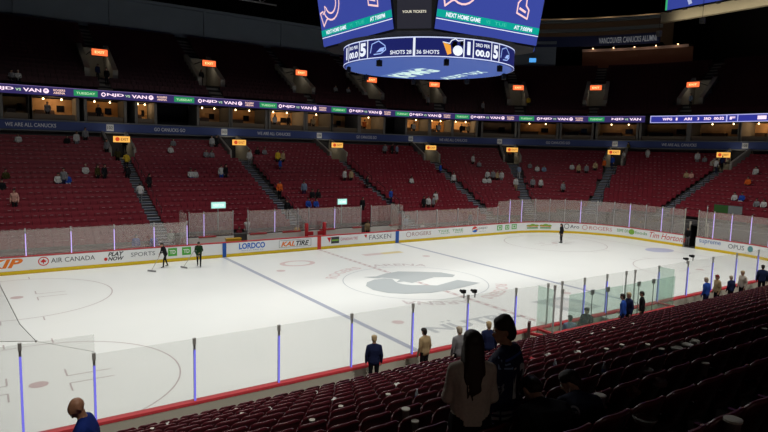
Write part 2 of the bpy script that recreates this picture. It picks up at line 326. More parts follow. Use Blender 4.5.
# ------------------------------------------------------------------ mesh helpers
class MB:
    def __init__(s): s.v = []; s.f = []; s.m = []
    def add(s, v, f, mi=0):
        o = len(s.v); s.v.extend(tuple(map(float, p)) for p in v); s.f.extend(tuple(i+o for i in q) for q in f); s.m.extend([mi]*len(f)); return s
    def box(s, c, d, rz=0, mi=0, rx=0):
        hx, hy, hz = [k/2 for k in d]; P = []
        for x in (-hx, hx):
            for y in (-hy, hy):
                for z in (-hz, hz):
                    y2, z2 = y*math.cos(rx)-z*math.sin(rx), y*math.sin(rx)+z*math.cos(rx)
                    P.append((c[0]+x*math.cos(rz)-y2*math.sin(rz), c[1]+x*math.sin(rz)+y2*math.cos(rz), c[2]+z2))
        return s.add(P, [(0, 1, 3, 2), (4, 6, 7, 5), (0, 4, 5, 1), (2, 3, 7, 6), (0, 2, 6, 4), (1, 5, 7, 3)], mi)
    def tube(s, p0, p1, r0, r1=None, n=10, mi=0, cap=True):
        r1 = r0 if r1 is None else r1; p0 = Vector(p0); p1 = Vector(p1); ax = (p1-p0).normalized()
        a = ax.orthogonal().normalized(); b = ax.cross(a); P = []
        for p, r in ((p0, r0), (p1, r1)):
            for i in range(n):
                t = 2*math.pi*i/n; P.append(p+a*(r*math.cos(t))+b*(r*math.sin(t)))
        F = [(i, (i+1) % n, n+(i+1) % n, n+i) for i in range(n)]
        if cap: F += [tuple(range(n))[::-1], tuple(range(n, 2*n))]
        return s.add(P, F, mi)
    def lathe(s, prof, n=16, c=(0, 0, 0), mi=0):
        P = []; k = len(prof)
        for r, z in prof:
            for i in range(n):
                t = 2*math.pi*i/n; P.append((c[0]+r*math.cos(t), c[1]+r*math.sin(t), c[2]+z))
        F = [(j*n+i, j*n+(i+1) % n, (j+1)*n+(i+1) % n, (j+1)*n+i) for j in range(k-1) for i in range(n)]
        return s.add(P, F, mi)
    def sphere(s, c, r, n=12, mi=0):
        r = (r, r, r) if not isinstance(r, tuple) else r; P = []; h = n//2
        for j in range(h+1):
            a = math.pi*j/h
            for i in range(n):
                t = 2*math.pi*i/n; P.append((c[0]+r[0]*math.sin(a)*math.cos(t), c[1]+r[1]*math.sin(a)*math.sin(t), c[2]+r[2]*math.cos(a)))
        return s.add(P, [(j*n+i, (j+1)*n+i, (j+1)*n+(i+1) % n, j*n+(i+1) % n) for j in range(h) for i in range(n)], mi)
    def plate(s, fn, nu, nv, th, mi=0):
        # closed shell: fn(u,v)->point, thickness along -y
        A = [fn(-1+2*i/nu, j/nv) for j in range(nv+1) for i in range(nu+1)]; n = len(A); B = [(p[0], p[1]-th, p[2]) for p in A]
        I = lambda i, j: j*(nu+1)+i; F = []
        for j in range(nv):
            for i in range(nu):
                F.append((I(i, j), I(i, j+1), I(i+1, j+1), I(i+1, j))); F.append(tuple(n+k for k in (I(i, j), I(i+1, j), I(i+1, j+1), I(i, j+1))))
        ring = [I(i, 0) for i in range(nu+1)]+[I(nu, j) for j in range(1, nv+1)]+[I(i, nv) for i in range(nu-1, -1, -1)]+[I(0, j) for j in range(nv-1, 0, -1)]
        for k in range(len(ring)):
            a, b = ring[k], ring[(k+1) % len(ring)]; F.append((a, b, n+b, n+a))
        return s.add(A+B, F, mi)
    def mesh(s, name, mats, smooth=False):
        me = bpy.data.meshes.new(name); me.from_pydata(s.v, [], s.f)
        for m in (mats if isinstance(mats, (list, tuple)) else [mats]): me.materials.append(m)
        if any(s.m): me.polygons.foreach_set('material_index', s.m)
        if smooth: me.polygons.foreach_set('use_smooth', [True]*len(s.f))
        me.update(); return me
    def build(s, name, mats, parent=None, smooth=False, loc=None):
        # vertices are in world coordinates unless loc/local parent given
        if parent is not None:
            o = parent; off = Vector((0, 0, 0))
            while o is not None: off += o.location; o = o.parent
            s.v = [(a-off.x, b-off.y, c-off.z) for a, b, c in s.v]
        elif loc is not None:
            s.v = [(a-loc[0], b-loc[1], c-loc[2]) for a, b, c in s.v]
        o = bpy.data.objects.new(name, s.mesh(name, mats, smooth)); C.objects.link(o)
        if parent is not None: o.parent = parent
        elif loc is not None: o.location = loc
        return o
def tag(o, label=None, cat=None, group=None, kind=None):
    if label: o['label'] = label
    if cat: o['category'] = cat
    if group: o['group'] = group
    if kind: o['kind'] = kind
    return o
def thing(name, label, cat, loc=(0, 0, 0), group=None):
    o = bpy.data.objects.new(name, None); C.objects.link(o); o.location = loc; o.empty_display_size = .3
    return tag(o, label, cat, group)
def struct(o): o['kind'] = 'structure'; return o
ORD = ['first', 'second', 'third', 'fourth', 'fifth', 'sixth', 'seventh', 'eighth', 'ninth', 'tenth', 'eleventh', 'twelfth', 'thirteenth', 'fourteenth', 'fifteenth',
       'sixteenth', 'seventeenth', 'eighteenth', 'nineteenth', 'twentieth', 'twenty-first', 'twenty-second', 'twenty-third', 'twenty-fourth', 'twenty-fifth', 'twenty-sixth']
TENS = {2: 'twent', 3: 'thirt', 4: 'fort', 5: 'fift', 6: 'sixt', 7: 'sevent', 8: 'eight', 9: 'ninet'}
def nth(i):
    if i <= 20: return ORD[i-1]
    return TENS[i//10]+('ieth' if i % 10 == 0 else 'y-'+ORD[i % 10-1])
TXT = {}
def text2d(s, bold=0., shear=0.):
    k = (s, bold, shear)
    if k not in TXT:
        cu = bpy.data.curves.new('lettering', 'FONT'); cu.body = s; cu.size = 1; cu.offset = bold; cu.shear = shear; cu.resolution_u = 3; cu.fill_mode = 'FRONT'
        o = bpy.data.objects.new('lettering', cu); C.objects.link(o)
        me = bpy.data.meshes.new_from_object(o.evaluated_get(bpy.context.evaluated_depsgraph_get()))
        V = np.array([v.co[:2] for v in me.vertices]); F = [tuple(p.vertices) for p in me.polygons]
        bpy.data.objects.remove(o); bpy.data.curves.remove(cu); bpy.data.meshes.remove(me)
        V = V-V.min(0); h = V[:, 1].max(); TXT[k] = (V/h, F)
    return TXT[k]
def put(mb, V, F, fn, x0, x1, z0, z1, mi=0):
    w = V[:, 0].max(); h = V[:, 1].max()
    return mb.add([fn(x0+(x1-x0)*a/w, z0+(z1-z0)*b/h) for a, b in V], F, mi)
def rect(fn, x0, x1, z0, z1, mb, mi=0, n=1):
    P = []; 
    for i in range(n+1):
        x = x0+(x1-x0)*i/n; P += [fn(x, z0), fn(x, z1)]
    return mb.add(P, [(2*i, 2*i+2, 2*i+3, 2*i+1) for i in range(n)], mi)
def ellipse(fn, x0, x1, z0, z1, mb, mi=0, n=24, hole=0):
    cx, cz, a, b = (x0+x1)/2, (z0+z1)/2, (x1-x0)/2, (z1-z0)/2
    T = [2*math.pi*i/n for i in range(n)]
    P = [fn(cx+a*math.cos(t), cz+b*math.sin(t)) for t in T]
    if hole:
        P += [fn(cx+a*hole*math.cos(t), cz+b*hole*math.sin(t)) for t in T]
        return mb.add(P, [(i, (i+1) % n, n+(i+1) % n, n+i) for i in range(n)], mi)
    return mb.add(P, [tuple(range(n))], mi)

# ------------------------------------------------------------------ bowl frames
def frame(s):                     # s along the far LED ribbon -> corner centre, outward normal, tangent
    if s <= CX: return Vector((s, CY)), Vector((0, 1)), Vector((1, 0))
    a = (s-CX)/28.45
    if a <= math.pi/2: return Vector((CX, CY)), Vector((math.sin(a), math.cos(a))), Vector((math.cos(a), -math.sin(a)))
    return Vector((CX, CY-(s-CX-28.45*math.pi/2))), Vector((1, 0)), Vector((0, -1))
def bowl(s, d, z):
    c, n, t = frame(s); p = c+n*(RB+d); return (p.x, p.y, z)
def bframe(s):                    # s along the boards
    if s <= 21.95: return Vector((s, 4.42)), Vector((0, 1)), Vector((1, 0))
    L = 8.53*math.pi/2; s2 = s-21.95
    if s2 <= L:
        a = s2/8.53; return Vector((21.95, 4.42)), Vector((math.sin(a), math.cos(a))), Vector((math.cos(a), -math.sin(a)))
    s3 = s2-L
    if s3 <= 8.84: return Vector((21.95, 4.42-s3)), Vector((1, 0)), Vector((0, -1))
    s4 = s3-8.84
    if s4 <= L:
        a = math.pi/2+s4/8.53; return Vector((21.95, -4.42)), Vector((math.sin(a), math.cos(a))), Vector((math.cos(a), -math.sin(a)))
    return Vector((21.95-(s4-L), -4.42)), Vector((0, -1)), Vector((-1, 0))
def board(s, d, z):
    c, n, t = bframe(s); p = c+n*(8.53+d); return (p.x, p.y, z)
def bdist(x, y):                  # distance outside the boards
    qx, qy = abs(x)-21.95, abs(y)-4.42
    return math.hypot(max(qx, 0), max(qy, 0))+min(max(qx, qy), 0)-8.53
# path samples of the whole stand: (kind, param, centre, normal)
AISLES = [('far', -11.5), ('far', -.4), ('far', 11.0), ('arc', R(11.5)), ('arc', R(36)), ('arc', R(64)), ('end', 3.8)]
UAISLES = [('far', -22.9), ('far', -12.0), ('far', -1.1), ('far', 10.0), ('arc', R(1.8)), ('arc', R(18.2)), ('arc', R(39)), ('arc', R(57)), ('arc', R(77.7))]
def pt(kind, p, d):
    if kind == 'far': return Vector((p, CY+RB+d)), Vector((0, 1))
    if kind == 'arc': n = Vector((math.sin(p), math.cos(p))); return Vector((CX, CY))+n*(RB+d), n
    if kind == 'end': return Vector((CX+RB+d, p)), Vector((1, 0))
    if kind == 'arc2': n = Vector((math.sin(p), math.cos(p))); return Vector((CX, -CY))+n*(RB+d), n
    return Vector((p, -(CY+RB+d))), Vector((0, -1))
def samples(ais, w, dm, extra=()):
    S = []
    far = sorted(set([-34.]+[-34+1.5*i for i in range(36)]+[19.]+[a[1]+k*w for a in ais if a[0] == 'far' for k in (-1, 1)])); S += [('far', x) for x in far if x <= 19]
    arc = sorted(set([R(90)*i/30 for i in range(31)]+[a[1]+k*w/(RB+dm) for a in ais if a[0] == 'arc' for k in (-1, 1)])); S += [('arc', a) for a in arc if 0 < a]
    end = sorted(set([4.5-9*i/6 for i in range(1, 7)]+[a[1]+k*w for a in ais if a[0] == 'end' for k in (-1, 1)]+[y for k, y in extra if k == 'end']), reverse=True); S += [('end', y) for y in end]
    S += [('arc2', R(90)+R(90)*i/24) for i in range(1, 25)]
    S += [('near', 19-53*i/36) for i in range(1, 37)]
    return S
def in_aisle(kind, p, d, ais, w):
    for k, a in ais:
        if k == kind and abs(p-a)*(RB+d if k == 'arc' else 1) < w: return True
    return False
def dmin_at(kind, p, gap):
    d = 0.
    for _ in range(60):
        q, n = pt(kind, p, d)
        if bdist(q.x, q.y) >= gap-1e-3: break
        d += .15
    return d
def sweep(S, prof, cut, gapfn, mb, mi_fn=None):
    cols = []
    for k, p in S:
        dm = gapfn(k, p); col = []
        for d, z in prof:
            q, n = pt(k, p, max(d, dm)); col.append((q.x, q.y, z))
        cols.append(col)
    n = len(prof); V = [v for c in cols for v in c]; F = []; Mi = []
    for i in range(len(S)-1):
        k0, p0 = S[i]; k1, p1 = S[i+1]
        kk = k1; pm = (p0+p1)/2 if k0 == k1 else p1
        for j in range(n-1):
            if cut and cut(kk, pm, j): continue
            F.append((i*n+j, i*n+j+1, (i+1)*n+j+1, (i+1)*n+j))
    return mb.add(V, F)

# ------------------------------------------------------------------ setting: floor, stands, upper shell
f = MB(); f.box((8, 0, -.35), (110, 110, .5)); o = struct(f.build('floor', CONC))
def gap_low(k, p): return dmin_at(k, p, {'far': 2.6 if -11 < p < 9 else 1.5}.get(k, 1.3) if k == 'far' else (.95 if k == 'near' else 1.4))
prof = [(0, -.1), (0, Z0)]
for r in range(NL):
    d = D0+RD*r
    if r: prof.append((d, Z0+RR*r))
    prof.append((d+RD, Z0+RR*r))
prof.append((D0+RD*NL, 9.06))        # rear wall up to the suites
VOM = (18, 22)                       # rows taken by a tunnel mouth
def cut_low(k, p, j):
    r = (j-1)//2
    if in_aisle(k, p, 16, AISLES, 1.0) and VOM[0] <= r <= VOM[1]: return True
    if k == 'end' and -1.35 < p < .05 and r < 4: return True
    return False
S_low = samples(AISLES, 1.0, 16.5, extra=(('end', .05), ('end', -1.35)))
mb = MB(); sweep(S_low, prof, cut_low, gap_low, mb)
struct(mb.build('concrete_stand', CONC))
# slab over the lower bowl, navy fascia, suites, parapet of the upper deck
S_all = samples([], 1, 20)
mb = MB(); sweep(S_all, [(24, 9.05), (20.15, 9.05), (20.05, 9.12), (20.05, 9.92), (20.25, 9.98), (25, 9.98)], None, lambda k, p: 0, mb)
struct(mb.build('trim_1', NAVYF)); 
mb = MB(); sweep(S_all, [(20.0, 9.9), (19.97, 9.93), (20.02, 10.02), (20.2, 10.02)], None, lambda k, p: 0, mb)
sweep(S_all, [(20.2, 9.0), (20.0, 9.0), (19.98, 9.07), (20.06, 9.1)], None, lambda k, p: 0, mb)
struct(mb.build('trim_2', M('grey ledge', (.2, .21, .23), .5)))
mb = MB(); sweep(S_all, [(24.5, 9.98), (24.5, 12.2), (20.2, 12.2)], None, lambda k, p: 0, mb); struct(mb.build('wall_suites', DARK))
mb = MB(); sweep(S_all, [(20.25, 12.1), (20.25, 13.05), (20.45, 13.05), (20.45, 12.9)], None, lambda k, p: 0, mb); struct(mb.build('trim_3', DARK))
prof = [(20.45, UZ0)]
for r in range(NU):
    d = UD0+URD*r
    if r: prof.append((d, UZ0+URR*r))
    prof.append((d+URD, UZ0+URR*r))
UV = (3, 8)
S_up = samples(UAISLES, 1.1, 25)
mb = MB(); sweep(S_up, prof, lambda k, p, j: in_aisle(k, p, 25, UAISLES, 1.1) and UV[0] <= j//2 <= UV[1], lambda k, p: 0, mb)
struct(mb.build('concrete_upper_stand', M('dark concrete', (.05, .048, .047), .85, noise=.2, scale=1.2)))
UTOP = UD0+URD*NU
mb = MB(); S_w = [s for s in S_all if s[0] == 'far' or (s[0] == 'arc' and s[1] < R(50))]
sweep(S_w, [(UTOP, 21.2), (UTOP, 24.6), (UTOP-.3, 24.7), (UTOP-.3, 25.0), (UTOP+3, 25.0)], None, lambda k, p: 0, mb)
for i, x in enumerate((-27, -18.5, -9, 2, 12.5)):
    mb.box((x, CY+RB+UTOP-.12, 23), (.3, .3, 3.6))
struct(mb.build('wall_far', M('blue grey wall', (.22, .27, .32), .8, noise=.15, scale=.4)))
mb = MB(); mb.box((8, 0, 36), (150, 140, .5)); struct(mb.build('ceiling', BLACK))
mb = MB(); mb.box((8, 66, 18), (150, .5, 36)); struct(mb.build('wall_back', BLACK))
mb = MB(); mb.box((82, 0, 18), (.5, 130, 36)); struct(mb.build('wall_right', BLACK))
mb = MB(); mb.box((-42, 0, 18), (.5, 130, 36)); struct(mb.build('wall_left', BLACK))
mb = MB(); mb.box((8, -66, 18), (150, .5, 36)); struct(mb.build('wall_near', BLACK))
# roof truss chord along the top of the far wall
t = thing('roof_truss', 'pale steel truss chord crossing above the grey wall at upper left', 'truss', (0, 44, 27.6))
mb = MB()
mb.tube((-34, 44, 26.0), (10, 44, 26.0), .12); mb.build('bottom_chord', GREYM, t)
mb = MB(); mb.tube((-34, 44, 28), (10, 44, 28), .12); mb.build('top_chord', GREYM, t)
mb = MB()
for i in range(22):
    x = -34+2*i; mb.tube((x, 44, 26 if i % 2 else 28), (x+2, 44, 28 if i % 2 else 26), .06, n=6)
mb.build('web', GREYM, t)

# ------------------------------------------------------------------ seats
def seat_low_poly():
    v, f = [], []
    m = MB(); m.box((0, -.68, .65), (.485, .05, .42), rx=R(8)); m.box((0, -.56, .47), (.465, .09, .36), rx=R(6)); m.box((0, -.72, .872), (.46, .05, .02))
    return np.array(m.v), m.f, m.m
def seat_rows(rows, dz, ais, w, gapfn, kinds, vom, vw, skipfn=None):
    """positions (x,y,z,angle) of seats"""
    out = []
    for r in rows:
        d, z = dz(r); dm = d+.65
        segs = [('far', -33.5, 19., 1.), ('arc', 0., R(90), RB+dm), ('end', -4.5, 4.5, 1.), ('arc2', R(90), R(180), RB+dm), ('near', -33.5, 19., 1.)]
        for k, a, b, rad in segs:
            if k not in kinds: continue
            n = int((b-a)*rad/.5)
            for i in range(n):
                p = a+(i+.5)*(b-a)/n
                if in_aisle(k, p, dm, ais, vw if vom and vom[0]-1 <= r <= vom[1] else w): continue
                q, nn = pt(k, p, d)
                if bdist(*pt(k, p, d+.1)[0]) < gapfn(k, p): continue
                if k == 'end' and -1.8 < p < .5 and r < 5: continue
                out.append((q.x, q.y, z, math.atan2(nn.x, -nn.y), r, k))
    return out
def stamp(pos, V, F, mats):
    V = np.asarray(V); n = len(V); P = np.array([p[:4] for p in pos]); c, s = np.cos(P[:, 3]), np.sin(P[:, 3])
    X = c[:, None]*V[None, :, 0]-s[:, None]*V[None, :, 1]+P[:, 0, None]
    Y = s[:, None]*V[None, :, 0]+c[:, None]*V[None, :, 1]+P[:, 1, None]
    Z = V[None, :, 2]+P[:, 2, None]
    W = np.stack([X, Y, Z], 2).reshape(-1, 3)
    FF = [tuple(i+k*n for i in q) for k in range(len(pos)) for q in F]
    return W, FF
lowdz = lambda r: (D0+RD*r, Z0+RR*r)
low_far = seat_rows(range(0, NL-1), lowdz, AISLES, .7, lambda k, p: 2.7 if (k == 'far' and -11 < p < 9) else 1.6, ('far', 'arc', 'end', 'arc2'), VOM, 1.25)
near = [p for p in seat_rows(range(0, 19), lowdz, [], 0, lambda k, p: .9, ('near',), None, 0) if p[4] > 0 or p[0] < -4.6]   # no front row beside the penalty bench
up_all = seat_rows(range(0, NU-1), lambda r: (UD0+URD*r, UZ0+URR*r), UAISLES, .7, lambda k, p: 0, ('far', 'arc', 'end'), UV, 1.6)
LV, LF, LM = seat_low_poly()

def seat_meshes():
    a = MB()
    def back(u, w):
        return (.232*u*(1-.06*w**6), -.60-.12*w+.05*u*u-(.02 if w > .9 else 0), .41+(.45-.045*abs(u)**5)*w)
    a.plate(back, 8, 7, .032); A = a.mesh('seat_back', SEAT, True)
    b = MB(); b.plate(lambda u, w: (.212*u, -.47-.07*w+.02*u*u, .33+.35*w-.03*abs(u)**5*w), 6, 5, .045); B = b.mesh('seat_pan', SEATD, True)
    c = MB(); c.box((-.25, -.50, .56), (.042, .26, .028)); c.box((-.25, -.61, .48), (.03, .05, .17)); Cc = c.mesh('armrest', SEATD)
    d = MB(); d.box((-.25, -.6, .22), (.035, .09, .44)); d.box((-.25, -.6, .008), (.07, .2, .016)); Dd = d.mesh('leg', STEEL)
    e = MB(); e.lathe([(.036, 0), (.046, .0), (.048, .055), (.044, .055), (.036, .004), (0, .004)], 10, (.12, -.80, .66)); e.box((.12, -.745, .685), (.03, .05, .03)); Ee = e.mesh('cup_holder', SEATD)
    return [('seat_back', A), ('seat_pan', B), ('armrest', Cc), ('leg', Dd), ('cup_holder', Ee)]
SM = seat_meshes()
CAM = Vector((-22.41297, -29.2485, 8.25627)); YAW, PIT, ROL, FPX = .59749, .11331, .02549, 597.45554
FW = Vector((math.sin(YAW)*math.cos(PIT), math.cos(YAW)*math.cos(PIT), -math.sin(PIT))); r0 = Vector((math.cos(YAW), -math.sin(YAW), 0)); u0 = r0.cross(FW)
RT = math.cos(ROL)*r0+math.sin(ROL)*u0; UP = -math.sin(ROL)*r0+math.cos(ROL)*u0
def seen(p):
    d = Vector(p)-CAM; z = d.dot(FW)
    if z < .5: return None
    return 384+FPX*d.dot(RT)/z, 216-FPX*d.dot(UP)/z, z
cand = []; inrow = {}
for s in near:
    k = seen((s[0], s[1]-.66, s[2]+.8))
    if k and -12 < k[0] < 780 and 200 < k[1] < 446: cand.append((k[2], s)); inrow.setdefault(s[4], []).append((k[0], s))
cand.sort(key=lambda a: a[0]); single = [s for _, s in cand[:300]]; ids = set(map(id, single))
rest = [s for s in near if id(s) not in ids]
place = {id(q): i+1 for v in inrow.values() for i, (_, q) in enumerate(sorted(v, key=lambda a: a[0]))}
for s in single:
    t = thing('stadium_seat', 'maroon folding seat, %s in view from the left along the %s row up from rail' % (nth(place[id(s)]), ORD[s[4]]), 'seat', s[:3], 'folding seats in the near stand, %s row' % ORD[s[4]])
    t.rotation_euler = (0, 0, s[3])
    for n, me in SM:
        o = bpy.data.objects.new(n, me); C.objects.link(o); o.parent = t
# all other lower bowl seats, more than anyone could lift out one by one
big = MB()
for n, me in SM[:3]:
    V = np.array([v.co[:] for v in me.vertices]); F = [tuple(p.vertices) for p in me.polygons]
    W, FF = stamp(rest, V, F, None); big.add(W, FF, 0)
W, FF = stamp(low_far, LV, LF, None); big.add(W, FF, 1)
pl = MB(); pl.box((0, -.50, .662), (.2, .03, .035)); W, FF = stamp([p for p in low_far if rng.random() < .62], np.array(pl.v), pl.f, None); big.add(W, FF, 2)  # pale strips painted on far seats for the highlights along their edges
o = big.build('seating_rows', [SEAT, SEATF, M('seat edge glint', (.4, .24, .25), .5)]); tag(o, 'long rows of maroon folding seats round the lower bowl beyond the nearest ones', 'seats', kind='stuff')
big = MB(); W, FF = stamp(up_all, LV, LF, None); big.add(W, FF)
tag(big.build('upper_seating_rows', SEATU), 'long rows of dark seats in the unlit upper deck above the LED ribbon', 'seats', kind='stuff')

# ------------------------------------------------------------------ aisles, tunnels, lit signs
def frame_of(a, d):
    q, n = pt(a[0], a[1], d); return q, n, Vector((n.y, -n.x))
def in_frame(a, d0, mb_fn):
    pass
def obox(mb, a, d, lat, z, sd, sl, sz, mi=0):
    q, n, t = frame_of(a, d); c = q+t*lat
    mb.box((c.x, c.y, z), (sl, sd, sz), rz=math.atan2(t.y, t.x), mi=mi)
AN = ['leftmost', 'second from the left', 'third from the left', 'fourth from the left', 'fifth from the left', 'sixth from the left', 'rightmost']
UN = ['leftmost', 'second from the left', 'third from the left', 'fourth from the left', 'fifth from the left', 'sixth from the left', 'seventh from the left', 'rightmost']
AMBER = lit('amber sign', (1., .5, .1), 1.0); ORANGE = lit('orange sign', (1., .17, .05), 1.25)
SIGNTXT = lit('sign lettering', (1., .75, .3), 1.3); WALLV = M('tunnel wall', (.3, .28, .24), .8)
def gap_of(a): return gap_low(a[0], a[1])
for i, a in enumerate(AISLES):
    q, n, t_ = frame_of(a, 4)
    st = thing('aisle_stairs', 'blue grey aisle steps with pale edges, %s flight in the lower bowl' % AN[i], 'stairs', (q.x, q.y, Z0))
    m1, m2 = MB(), MB()
    for r in range(0, VOM[0]):
        d = D0+RD*r
        if d < gap_of(a)+.1: continue
        z = Z0+RR*r
        obox(m1, a, d+.42, 0, z+.02, .84, 1.15, .04); obox(m1, a, d+.64, 0, z+.1, .4, 1.15, .16)
        obox(m2, a, d+.02, 0, z+.035, .09, 1.15, .03); obox(m2, a, d+.46, 0, z+.178, .09, 1.15, .03)
    m1.build('steps', STEPB, st); m2.build('nosing', NOSE, st)
    m3 = MB()
    for r in range(5, VOM[0]-1, 3):
        d = D0+RD*r; z = Z0+RR*r; q, n, t_ = frame_of(a, d); c = q+t_*.62; e = c+n*(RD*1.8)
        m3.tube((c.x, c.y, z), (c.x, c.y, z+.95), .025, n=6); m3.tube((c.x, c.y, z+.95), (e.x, e.y, z+.95+RR*1.8), .025, n=6); m3.tube((e.x, e.y, z+.4), (e.x, e.y, z+.95+RR*1.8), .025, n=6)
    m3.build('handrail', DARK, st)
    # tunnel mouth at the head of the stairs
    zf = Z0+RR*VOM[0]; df = D0+RD*VOM[0]; q, n, t_ = frame_of(a, df)
    tm = thing('tunnel_mouth', 'concrete tunnel mouth below the %s amber sign' % AN[i], 'tunnel', (q.x, q.y, zf))
    w = MB(); obox(w, a, df+2.1, 0, zf-.06, 4.2, 2.0, .1); w.build('landing', CONC_L, tm)
    for sgn in (-1, 1):
        w = MB(); P = []
        for lat in (.92*sgn, 1.14*sgn):
            for dd_, z in ((df-.1, zf-.1), (df-.1, zf+.95), (df+3.9, zf+.95+4*RR/RD), (df+3.9, zf-.1)):
                qq, nn, tt = frame_of(a, dd_); c = qq+tt*lat; P.append((c.x, c.y, z))
        w.add(P, [(0, 1, 2, 3), (7, 6, 5, 4), (0, 4, 5, 1), (1, 5, 6, 2), (2, 6, 7, 3), (3, 7, 4, 0)]); w.build('side_wall', WALLV, tm)
    w = MB(); obox(w, a, df+4.2, 0, zf+1.2, .1, 2.0, 2.4); w.build('back_wall', DARK, tm)
    L = bpy.data.lights.new('tunnel point light', 'POINT'); L.energy = 22; L.color = (1, .85, .6); L.shadow_soft_size = .2; lo = bpy.data.objects.new('tunnel_point_light', L); C.objects.link(lo); q, n, t_ = frame_of(a, df+2.6); lo.location = (q.x, q.y, zf+1.95)
    zs = 8.44; q, n, t_ = frame_of(a, 16.6)
    sg = thing('exit_sign', 'amber backlit exit sign, %s of the amber signs' % AN[i], 'sign', (q.x, q.y, zs), 'amber exit signs')
    w = MB(); obox(w, a, 16.75, 0, zs, .22, 1.5, .62); obox(w, a, 18.5, -.55, zs+.36, 3.3, .05, .05); obox(w, a, 18.5, .55, zs+.36, 3.3, .05, .05); w.build('case', DARK, sg)
    w = MB(); obox(w, a, 16.62, 0, zs, .04, 1.42, .54); w.build('face', AMBER, sg)
    fn = lambda x, z, a=a: (lambda q, n, t_: ((q+t_*x).x, (q+t_*x).y, z))(*frame_of(a, 16.585))
    w = MB(); ellipse(fn, -.55, -.17, zs-.19, zs+.19, w); w.build('icon', lit('sign red', (.8, .08, .02), .7), sg)
    w = MB(); put(w, *text2d('EXIT', .02), fn, -.08, .58, zs-.12, zs+.12); w.build('lettering', M('sign ink', (.3, .1, .01)), sg)
for i, a in enumerate(UAISLES):
    if i == 0: continue
    i -= 1
    df = UD0+URD*UV[0]; zf = UZ0+URR*UV[0]; q, n, t_ = frame_of(a, df)
    tm = thing('tunnel_mouth', 'pale walled upper deck tunnel mouth below the %s orange sign' % UN[i], 'tunnel', (q.x, q.y, zf))
    w = MB(); obox(w, a, df+2.5, 0, zf-.06, 5, 2.2, .1); w.build('landing', CONC_L, tm)
    for sgn in (-1, 1):
        w = MB(); P = []
        for lat in (1.02*sgn, 1.5*sgn):
            for dd_, z in ((df-.1, zf-.1), (df-.1, zf+.8), (df+5, zf+.9+5*URR/URD), (df+5, zf-.1)):
                qq, nn, tt = frame_of(a, dd_); c = qq+tt*lat; P.append((c.x, c.y, z))
        w.add(P, [(0, 1, 2, 3), (7, 6, 5, 4), (0, 4, 5, 1), (1, 5, 6, 2), (2, 6, 7, 3), (3, 7, 4, 0)]); w.build('side_wall', CONC_L, tm)
    w = MB(); obox(w, a, df+5.1, 0, zf+1.7, .2, 2.2, 3.4); w.build('back_wall', CONC_L, tm)
    st = thing('aisle_stairs', 'pale upper deck steps by the %s orange sign' % UN[i], 'stairs', (q.x, q.y, UZ0))
    for rs in (range(0, UV[0]), range(UV[1]+1, NU-1)):
        w = MB()
        for r in rs:
            d = UD0+URD*r; z = UZ0+URR*r; obox(w, a, d+.42, 0, z+.02, .84, 1.3, .04); obox(w, a, d+.64, 0, z+.13, .4, 1.3, .22)
        w.build('flight', CONC_L, st)
    L = bpy.data.lights.new('tunnel point light', 'POINT'); L.energy = 16; L.color = (1, .85, .65); L.shadow_soft_size = .2; lo = bpy.data.objects.new('tunnel_point_light', L); C.objects.link(lo); q, n, t_ = frame_of(a, df+2.0); lo.location = (q.x, q.y, zf+2.3)  # unseen point light added to lift the dim upper tunnel walls
    zs = zf+2.45; d = df+.6; q, n, t_ = frame_of(a, d)
    sg = thing('exit_sign', 'orange red backlit exit sign, %s of the orange signs' % UN[i], 'sign', (q.x, q.y, zs), 'orange exit signs')
    w = MB(); obox(w, a, d+.15, 0, zs, .2, 1.5, .72)
    for s_ in (-.6, .6): obox(w, a, d+2.2, s_, zs+.2, 4.1, .06, .06)
    w.build('case', DARK, sg)
    w = MB(); obox(w, a, d+.03, 0, zs, .04, 1.44, .62); w.build('face', ORANGE, sg)
    fn = lambda x, z, a=a, d=d: (lambda q, n, t_: ((q+t_*x).x, (q+t_*x).y, z))(*frame_of(a, d-.005))
    w = MB(); put(w, *text2d('EXIT', .02), fn, -.45, .45, zs-.12, zs+.12); w.build('lettering', SIGNTXT, sg)
# dark recess behind the open end gate
mb = MB(); mb.box((34, .06, .9), (4.4, .1, 2)); mb.box((34, -1.36, .9), (4.4, .1, 2)); mb.box((36.1, -.65, .9), (.1, 1.5, 2)); mb.box((34, -.65, 1.92), (4.4, 1.5, .1))
struct(mb.build('door_1', BLACK))
mb = MB(); mb.box((31.85, .14, 1.1), (.1, .16, 2.3)); mb.box((31.85, -1.44, 1.1), (.1, .16, 2.3)); struct(mb.build('trim_4', M('gate jamb', (.45, .42, .35), .6)))

# ------------------------------------------------------------------ LED ribbon, fascia lettering, suites
rb = thing('led_ribbon', 'long LED ribbon display wrapping round the front of the upper deck', 'display', (0, CY+RB+20.05, 12.1))
def strip(s0, s1, d, z0, z1, mb, mi=0, step=1.0):
    n = max(1, int(abs(s1-s0)/step)); return rect(lambda s, z: bowl(s, d, z), s0, s1, z0, z1, mb, mi, n)
mb = MB(); strip(-34, 72, 20.15, 12.12, 13.0, mb); mb.build('housing', BLACK, rb)
mb = MB(); strip(-34, 53.6, 20.1, 12.2, 12.94, mb); mb.build('screen', lit('ribbon navy', (.035, .025, .12), .9), rb)
mb = MB(); strip(-34, 53.6, 20.09, 12.93, 12.97, mb); mb.build('edge_line', lit('ribbon edge', (.35, .25, .6), .5), rb)
RW = lit('ribbon white', (.95, .72, .85), 1.15); RG = lit('ribbon green', (.02, .34, .12), .75); RGL = lit('ribbon green text', (.55, .85, .5), .9); RO = lit('ribbon salmon', (.95, .62, .52), .95)
ribfn = lambda s, z: bowl(s, 20.06, z)
